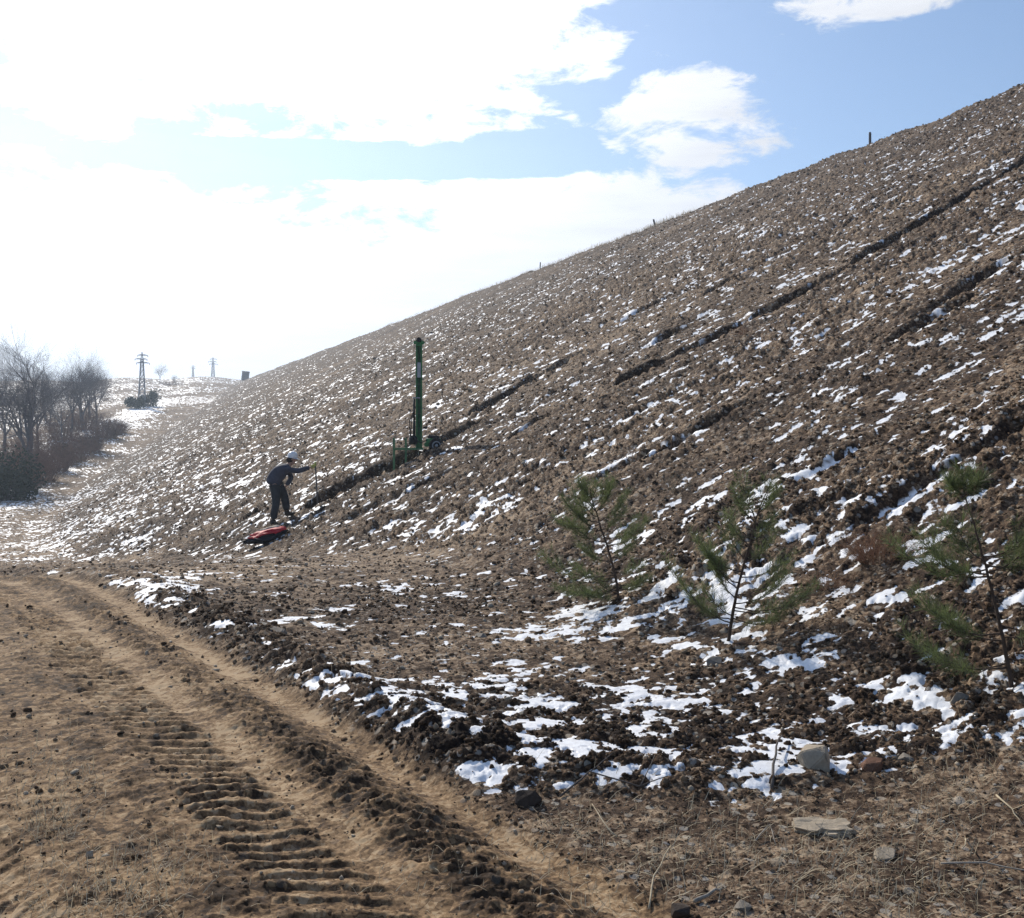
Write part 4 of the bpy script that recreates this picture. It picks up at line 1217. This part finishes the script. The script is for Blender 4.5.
# eyes and mouth
for sy in (-1, 1):
    e_ = MB(); e_.lathe(head + V(.083, sy * .032, .022) - Vector((0, 0, 0)), (1, sy * .25, -.1), [(.004 * KS, 0), (.010 * KS, .004 * KS), (.006 * KS, .010 * KS), (.001 * KS, .0115 * KS)], 10); e_.build('eye', M['bag'], person, True)
# jacket
j = Sk()
i0 = j.p(V(-.03, 0, .84), (.175 * KS, .20 * KS)); i1 = j.p(V(-.01, 0, 1.02), (.165 * KS, .185 * KS), i0); i2 = j.p(V(.11, 0, 1.15), (.165 * KS, .20 * KS), i1); i3 = j.p(V(.25, 0, 1.25), (.115 * KS, .15 * KS), i2); j.p(V(.315, 0, 1.315), .072 * KS, i3)
for sh_, el_, wr_ in ((shN, elN, wrN), (shF, elF, wrF)):
    a1 = j.p(sh_, .078 * KS, i3); m1 = j.p(sh_.lerp(el_, .55) + V(0, 0, -.012), .064 * KS, a1); a2 = j.p(el_, .068 * KS, m1); m2 = j.p(el_.lerp(wr_, .55) + V(0, 0, .006), .060 * KS, a2); j.p(wr_, .052 * KS, m2)
skin_mesh('jacket', j.v, j.e, j.r, M['jacket'], person)
# trousers
t_ = Sk(); q0 = t_.p(V(.01, 0, .98), (.15 * KS, .18 * KS))
for hp, kn, an in ((hipN, kneeN, ankN), (hipF, kneeF, ankF)):
    a1 = t_.p(hp + V(.005, 0, -.06), .125 * KS, q0); a2 = t_.p(hp.lerp(kn, .5) + V(.012, 0, 0), .112 * KS, a1); a3 = t_.p(kn, .092 * KS, a2); a4 = t_.p(kn.lerp(an, .5) + V(-.012, 0, 0), .088 * KS, a3); t_.p(an + V(.01, 0, .05), .080 * KS, a4)
skin_mesh('trousers', t_.v, t_.e, t_.r, M['trousers'], person)
for an, to_ in ((ankN, toeN), (ankF, toeF)):
    s_ = Sk(); k0 = s_.p(an + V(-.005, 0, .09), .055 * KS); k1 = s_.p(an + V(-.01, 0, -.02), .056 * KS, k0); k2 = s_.p(an.lerp(to_, .6) + V(0, 0, -.01), .048 * KS, k1); s_.p(to_ + V(.02, 0, 0), .040 * KS, k2); s_.p(an + V(-.055, 0, -.045), .042 * KS, k1)
    skin_mesh('boot', s_.v, s_.e, s_.r, M['boot'], person)
g_ = Sk(); w0 = g_.p(wrN + (rod_grip - wrN) * .1, .034 * KS); hand(g_, wrN, w0, rod_grip, Vector((.1, 0, 1)).normalized(), Vector((.1, 1, 0)).normalized(), 1.28)
skin_mesh('glove', g_.v, g_.e, g_.r, M['glove'], person)
hr = MB(); hr.lathe(head + V(-.035, 0, -.005), (-.25, 0, 1), [(.070 * KS, -.04 * KS), (.090 * KS, 0), (.094 * KS, .05 * KS), (.06 * KS, .07 * KS)], 16); hr.build('hair', M['hair'], person, True)
# helmet: shell, brim with a peak, ridge
hm = MB(); hc = head + V(.0, 0, .055); tilt = Vector((.22, 0, 1)).normalized(); R_ = .116 * KS
hm.lathe(hc, tilt, [(R_ * 1.02, 0), (R_, .025 * KS), (R_ * .97, .055 * KS), (R_ * .86, .092 * KS), (R_ * .64, .122 * KS), (R_ * .35, .138 * KS), (R_ * .05, .142 * KS)], 28)
shell = hm.build('helmet', M['helmet'], person, True)
br_ = MB(); vs = []; n_ = 32; qt = tilt.to_track_quat('Z', 'Y')
ax = (Vector((1, 0, 0)) - tilt * tilt.x).normalized(); ay = tilt.cross(ax)
for k_ in range(n_):
    a = 2 * math.pi * k_ / n_; ex = .016 + .05 * max(0, math.cos(a)) ** 3
    for rr_, zz_ in ((R_ * .98, .004), (R_ + ex * KS, -.006), (R_ + ex * KS, -.011), (R_ * .98, -.003)):
        vs.append(hc + (ax * math.cos(a) + ay * math.sin(a)) * rr_ + tilt * zz_ * KS)
br_.add(vs, [(4 * k_ + m_, 4 * ((k_ + 1) % n_) + m_, 4 * ((k_ + 1) % n_) + (m_ + 1) % 4, 4 * k_ + (m_ + 1) % 4) for k_ in range(n_) for m_ in range(4)])
br_.build('brim', M['helmet'], shell, True)

# the rod the person works on: a thing of its own
c_, s_ = math.cos(prz), math.sin(prz)
def to_world(v): return Vector((px_ + c_ * v.x - s_ * v.y, py_ + s_ * v.x + c_ * v.y, pz_ + v.z))
bt_l = V(.985, .0, 0); bt_l.z = gz(bt_l.x, bt_l.y) - .12
rb, rt_ = to_world(bt_l), to_world(rod_top)
rod = empty('measuring_rod', rb); tag(rod, 'thin upright rod with a yellow top held by the bending person', 'rod')
d_ = rt_ - rb
a = MB(); a.tube([(0, 0, 0), d_ * .33, d_ * .94], .0165 * KS, 10); a.build('shaft', M['wooddark'], rod, True)
a = MB(); a.tube([d_ * .94, d_ * 1.0], .021 * KS, 10); a.build('yellow_top', M['tape'], rod, True)
a = MB(); a.tube([d_ * .33, d_ * .345], .024 * KS, 10); a.build('collar', M['steel'], rod, True)

# ------------------------------------------------------------------ red and black bag on the ground
bx_, by_, bz_, brz = frame(266, 547); bz_ = ground_z(bx_, by_); kb = pxm(by_) * .92
bagE = empty('equipment_bag', (bx_, by_, bz_), brz); tag(bagE, 'long black bag with red top and beige flap lying below the person', 'bag')


def lumpy(name, c, size, tiltx, material, parent, seed, top_only=False, off=0.0):
    bm = bmesh.new(); bmesh.ops.create_icosphere(bm, subdivisions=4, radius=1.0)
    if top_only: bmesh.ops.delete(bm, geom=[v for v in bm.verts if v.co.z < .12 + .2 * math.sin(v.co.x * 3 + seed) or abs(v.co.y) > .93], context='VERTS')
    co = np.array([v.co[:] for v in bm.verts])
    n1 = fbm(co[:, 0] * 2.5 + 7 * co[:, 2] * .3, co[:, 1] * 2.5 + co[:, 2] * 2, 7, 4)
    for v, q in zip(bm.verts, n1):
        p = Vector((math.copysign(abs(v.co.x) ** .75, v.co.x), math.copysign(abs(v.co.y) ** .75, v.co.y), math.copysign(abs(v.co.z) ** .85, v.co.z)))
        tp = .55 + .45 * (1 if p.x > .1 else 1 - .75 * (-p.x + .1))
        p *= (1 + .34 * float(q))
        v.co = Vector((p.x * (size[0] + off), p.y * (size[1] + off) * tp, p.z * (size[2] + off) * tp))
        v.co.z += v.co.x * tiltx
        v.co += Vector(c)
    if top_only:
        bmesh.ops.solidify(bm, geom=bm.faces[:], thickness=-.012)
    me = bpy.data.meshes.new(name); bm.to_mesh(me); bm.free(); me.materials.append(material); me.polygons.foreach_set('use_smooth', np.ones(len(me.polygons), bool))
    o = bpy.data.objects.new(name, me); C.objects.link(o); o.parent = parent
    return o


lumpy('bag_body', (0, 0, 5.0 * kb), (23 * kb, 11 * kb, 6.5 * kb), .20, M['bag'], bagE, 5)
lumpy('red_top', (1.2 * kb, -.5 * kb, 6.2 * kb), (21.0 * kb, 11.2 * kb, 6.4 * kb), .20, M['red'], bagE, 5, True, .3 * kb)
lumpy('beige_flap', (2.0 * kb, 5.2 * kb, 9.2 * kb), (14 * kb, 7.0 * kb, 5.2 * kb), .22, M['beige'], bagE, 5.6, True, .3 * kb)
st_ = MB(); st_.tube([(-12 * kb, -9 * kb, 5 * kb), (-4 * kb, -13.5 * kb, 2.5 * kb), (6 * kb, -13.2 * kb, 4 * kb), (13 * kb, -9.5 * kb, 9 * kb)], .9 * kb, 6); st_.build('strap', M['bag'], bagE, True)

# ------------------------------------------------------------------ green drilling rig
ry0 = at(436, 451)[1]
kz = pxm(ry0) / 6.12                              # metres per pixel of the enlarged picture
rx = (419 - 512) / F_PX * ry0; rrz = -math.atan2(rx, ry0)
rzb = EYE + (HZ - 448.5) / F_PX * ry0
rig = empty('drilling_rig', (rx, ry0, rzb), rrz); tag(rig, 'green drilling rig with tall upright mast and rubber wheels on the slope', 'drilling rig')
cR, sR = math.cos(rrz), math.sin(rrz)
def rg(lx, ly): return ground_z(rx + cR * lx - sR * ly, ry0 + sR * lx + cR * ly) - rzb
def zx(u): return (u - 300) * kz
def zv(v): return (725 - v) * kz
a = MB(); a.box((0, .035, zv(392)), (34 * kz, .012, 660 * kz)); mast = a.build('mast', M['green'], rig)
for sx in (-1, 1):
    a = MB(); a.box((sx * 17 * kz, -.005, zv(392)), (6 * kz, .09, 660 * kz)); a.build('mast_rail', M['green'], mast, bevel=.004)
a = MB(); a.box((0, -.02, zv(245)), (22 * kz, .05, 92 * kz)); a.build('sliding_panel', M['panel'], mast, bevel=.004)
for vv in (330, 420, 510, 600):
    a = MB(); a.box((0, .02, zv(vv)), (29 * kz, .03, 7 * kz)); a.build('cross_tie', M['greenlt'], mast)
a = MB(); a.tube([(.0, -.03, zv(110)), (.0, -.03, zv(640))], .009, 6); a.build('feed_chain', M['black'], mast)
a = MB(); a.box((0, .01, zv(77)), (66 * kz, .16, 17 * kz)); a.box((0, .01, zv(93)), (40 * kz, .13, 12 * kz)); hd = a.build('mast_head', M['green'], rig, bevel=.006)
a = MB(); a.lathe((0, -.075, zv(62)), (0, -1, 0), [(.025, 0), (.055, .004), (.048, .012), (.055, .020), (.025, .024)], 20); a.build('pulley', M['black'], hd, True)
a = MB(); a.tube([(-30 * kz, -.03, zv(548)), (-30 * kz, -.03, zv(420))], 6.5 * kz, 12); a.tube([(-30 * kz, -.03, zv(660)), (-30 * kz, -.03, zv(548))], 8 * kz, 12); dr = a.build('drill_spindle', M['black'], rig, True)
a = MB(); a.box((-15 * kz, -.02, zv(415)), (46 * kz, .06, 8 * kz)); a.build('spindle_bracket', M['panel'], dr, bevel=.003)
a = MB(); a.lathe((-36 * kz, -.02, zv(700)), (0, 0, 1), [(22 * kz, 0), (26 * kz, 6 * kz), (26 * kz, 40 * kz), (20 * kz, 52 * kz), (8 * kz, 58 * kz)], 20); a.build('drive_motor', M['black'], rig, True)
for dy_, sw_ in ((-.05, .10), (-.085, .16)):
    a = MB(); a.tube([(-22 * kz, dy_, zv(470)), (-30 * kz - sw_ * .6, dy_ - .03, zv(560)), (-40 * kz - sw_ * .3, dy_ - .05, zv(650)), (10 * kz, dy_ - .12, zv(690)), (60 * kz, dy_ - .08, zv(668))], .011, 7); a.build('hydraulic_hose', M['black'], rig, True)
a = MB(); a.tube([(-24 * kz, -.05, zv(84)), (-62 * kz, -.05, zv(300)), (-70 * kz, -.04, zv(300)), (-148 * kz, -.10, zv(662))], .004, 5); a.build('winch_cable', M['black'], rig)
a = MB(); a.box((38 * kz, 0, zv(598)), (26 * kz, .08, 14 * kz)); a.build('control_lever_box', M['black'], rig, bevel=.004)
a = MB(); a.tube([(38 * kz, 0, zv(598)), (52 * kz, -.05, zv(570))], .008, 6); a.build('control_lever', M['black'], rig)
a = MB()
for sy in (-.16, .16): a.box((zx(236), sy, zv(727)), (182 * kz, .05, 12 * kz))
for uu in (160, 222, 318): a.box((zx(uu), 0, zv(727)), (12 * kz, .27, 9 * kz))
a.build('base_frame', M['greenlt'], rig, bevel=.004)
for uu, sy in ((148, -.16), (220, -.16), (148, .16), (220, .16)):
    lx = zx(uu); g0 = rg(lx, sy)
    a = MB(); a.bar((lx, sy * 1.30, g0 - .02), (lx, sy * 1.30, zv(660)), 11 * kz); lg = a.build('support_leg', M['greenlt'], rig)
    a = MB(); a.box((lx, sy * 1.30, g0 + .012), (24 * kz, .10, .024)); a.build('foot_plate', M['greenlt'], lg)
a = MB(); a.box((zx(388), 0, zv(678)), (92 * kz, .36, 30 * kz)); a.box((zx(352), 0, zv(700)), (40 * kz, .30, 26 * kz)); ch = a.build('chassis', M['green'], rig, bevel=.01)
a = MB(); a.box((zx(396), .02, zv(656)), (56 * kz, .26, 20 * kz)); a.lathe((zx(362), -.05, zv(662)), (0, 0, 1), [(.03, 0), (.045, .005), (.045, .06), (.02, .075)], 14); a.build('engine', M['black'], ch, bevel=.006)
a = MB(); a.tube([(zx(430), .08, zv(656)), (zx(446), .10, zv(640))], .014, 8); a.build('exhaust_pipe', M['black'], ch, True)
a = MB(); a.tube([(zx(405), -.26, zv(705)), (zx(405), .26, zv(705))], .02, 8); a.build('axle', M['black'], ch)
RW = 44 * kz
for sy in (-1, 1):
    wh = empty('wheel', (0, 0, 0)); wh.parent = rig; wh.location = (zx(405), sy * .27, zv(705))
    a = MB(); a.lathe((0, -.055, 0), (0, 1, 0), [(RW * .58, 0), (RW * .86, -.004), (RW * .97, .016), (RW, .04), (RW, .07), (RW * .97, .094), (RW * .86, .114), (RW * .58, .11)], 32)
    for q in range(22):
        an = 2 * math.pi * q / 22
        a.box((math.cos(an) * RW * .995, 0, math.sin(an) * RW * .995), (.012, .09, .022), Matrix.Rotation(-an, 3, 'Y'))
    a.build('tyre', M['rubber'], wh)
    a = MB(); a.lathe((0, sy * .01 - .01, 0), (0, sy, 0), [(RW * .60, 0), (RW * .60, .048), (RW * .50, .050), (RW * .42, .030), (RW * .22, .034), (RW * .18, .055), (RW * .02, .056)], 28); a.build('rim', M['rim'], wh)

# ------------------------------------------------------------------ haze
HAZE = 0.0007
hz = MB(); hz.box((0, 0, 0), (3500, 3500, 1)); hz_o = hz.build('haze', M['conc'])
zlo = float(TZ.min()) - 1.0; zhi = float(TZ.max()) + 40
for v in hz_o.data.vertices: v.co.z = zlo if v.co.z < 0 else zhi
hm_ = bpy.data.materials.new('haze_air'); hm_.use_nodes = True; ht = NT(hm_.node_tree); ht.n.clear()
ho = ht.new('ShaderNodeOutputMaterial'); pv = ht.new('ShaderNodeVolumePrincipled')
pv.inputs['Color'].default_value = (.66, .80, 1.0, 1); pv.inputs['Density'].default_value = HAZE; pv.inputs['Anisotropy'].default_value = .5
ht.l.new(pv.outputs[0], ho.inputs['Volume'])
hz_o.data.materials.clear(); hz_o.data.materials.append(hm_); tag(hz_o, kind='stuff')
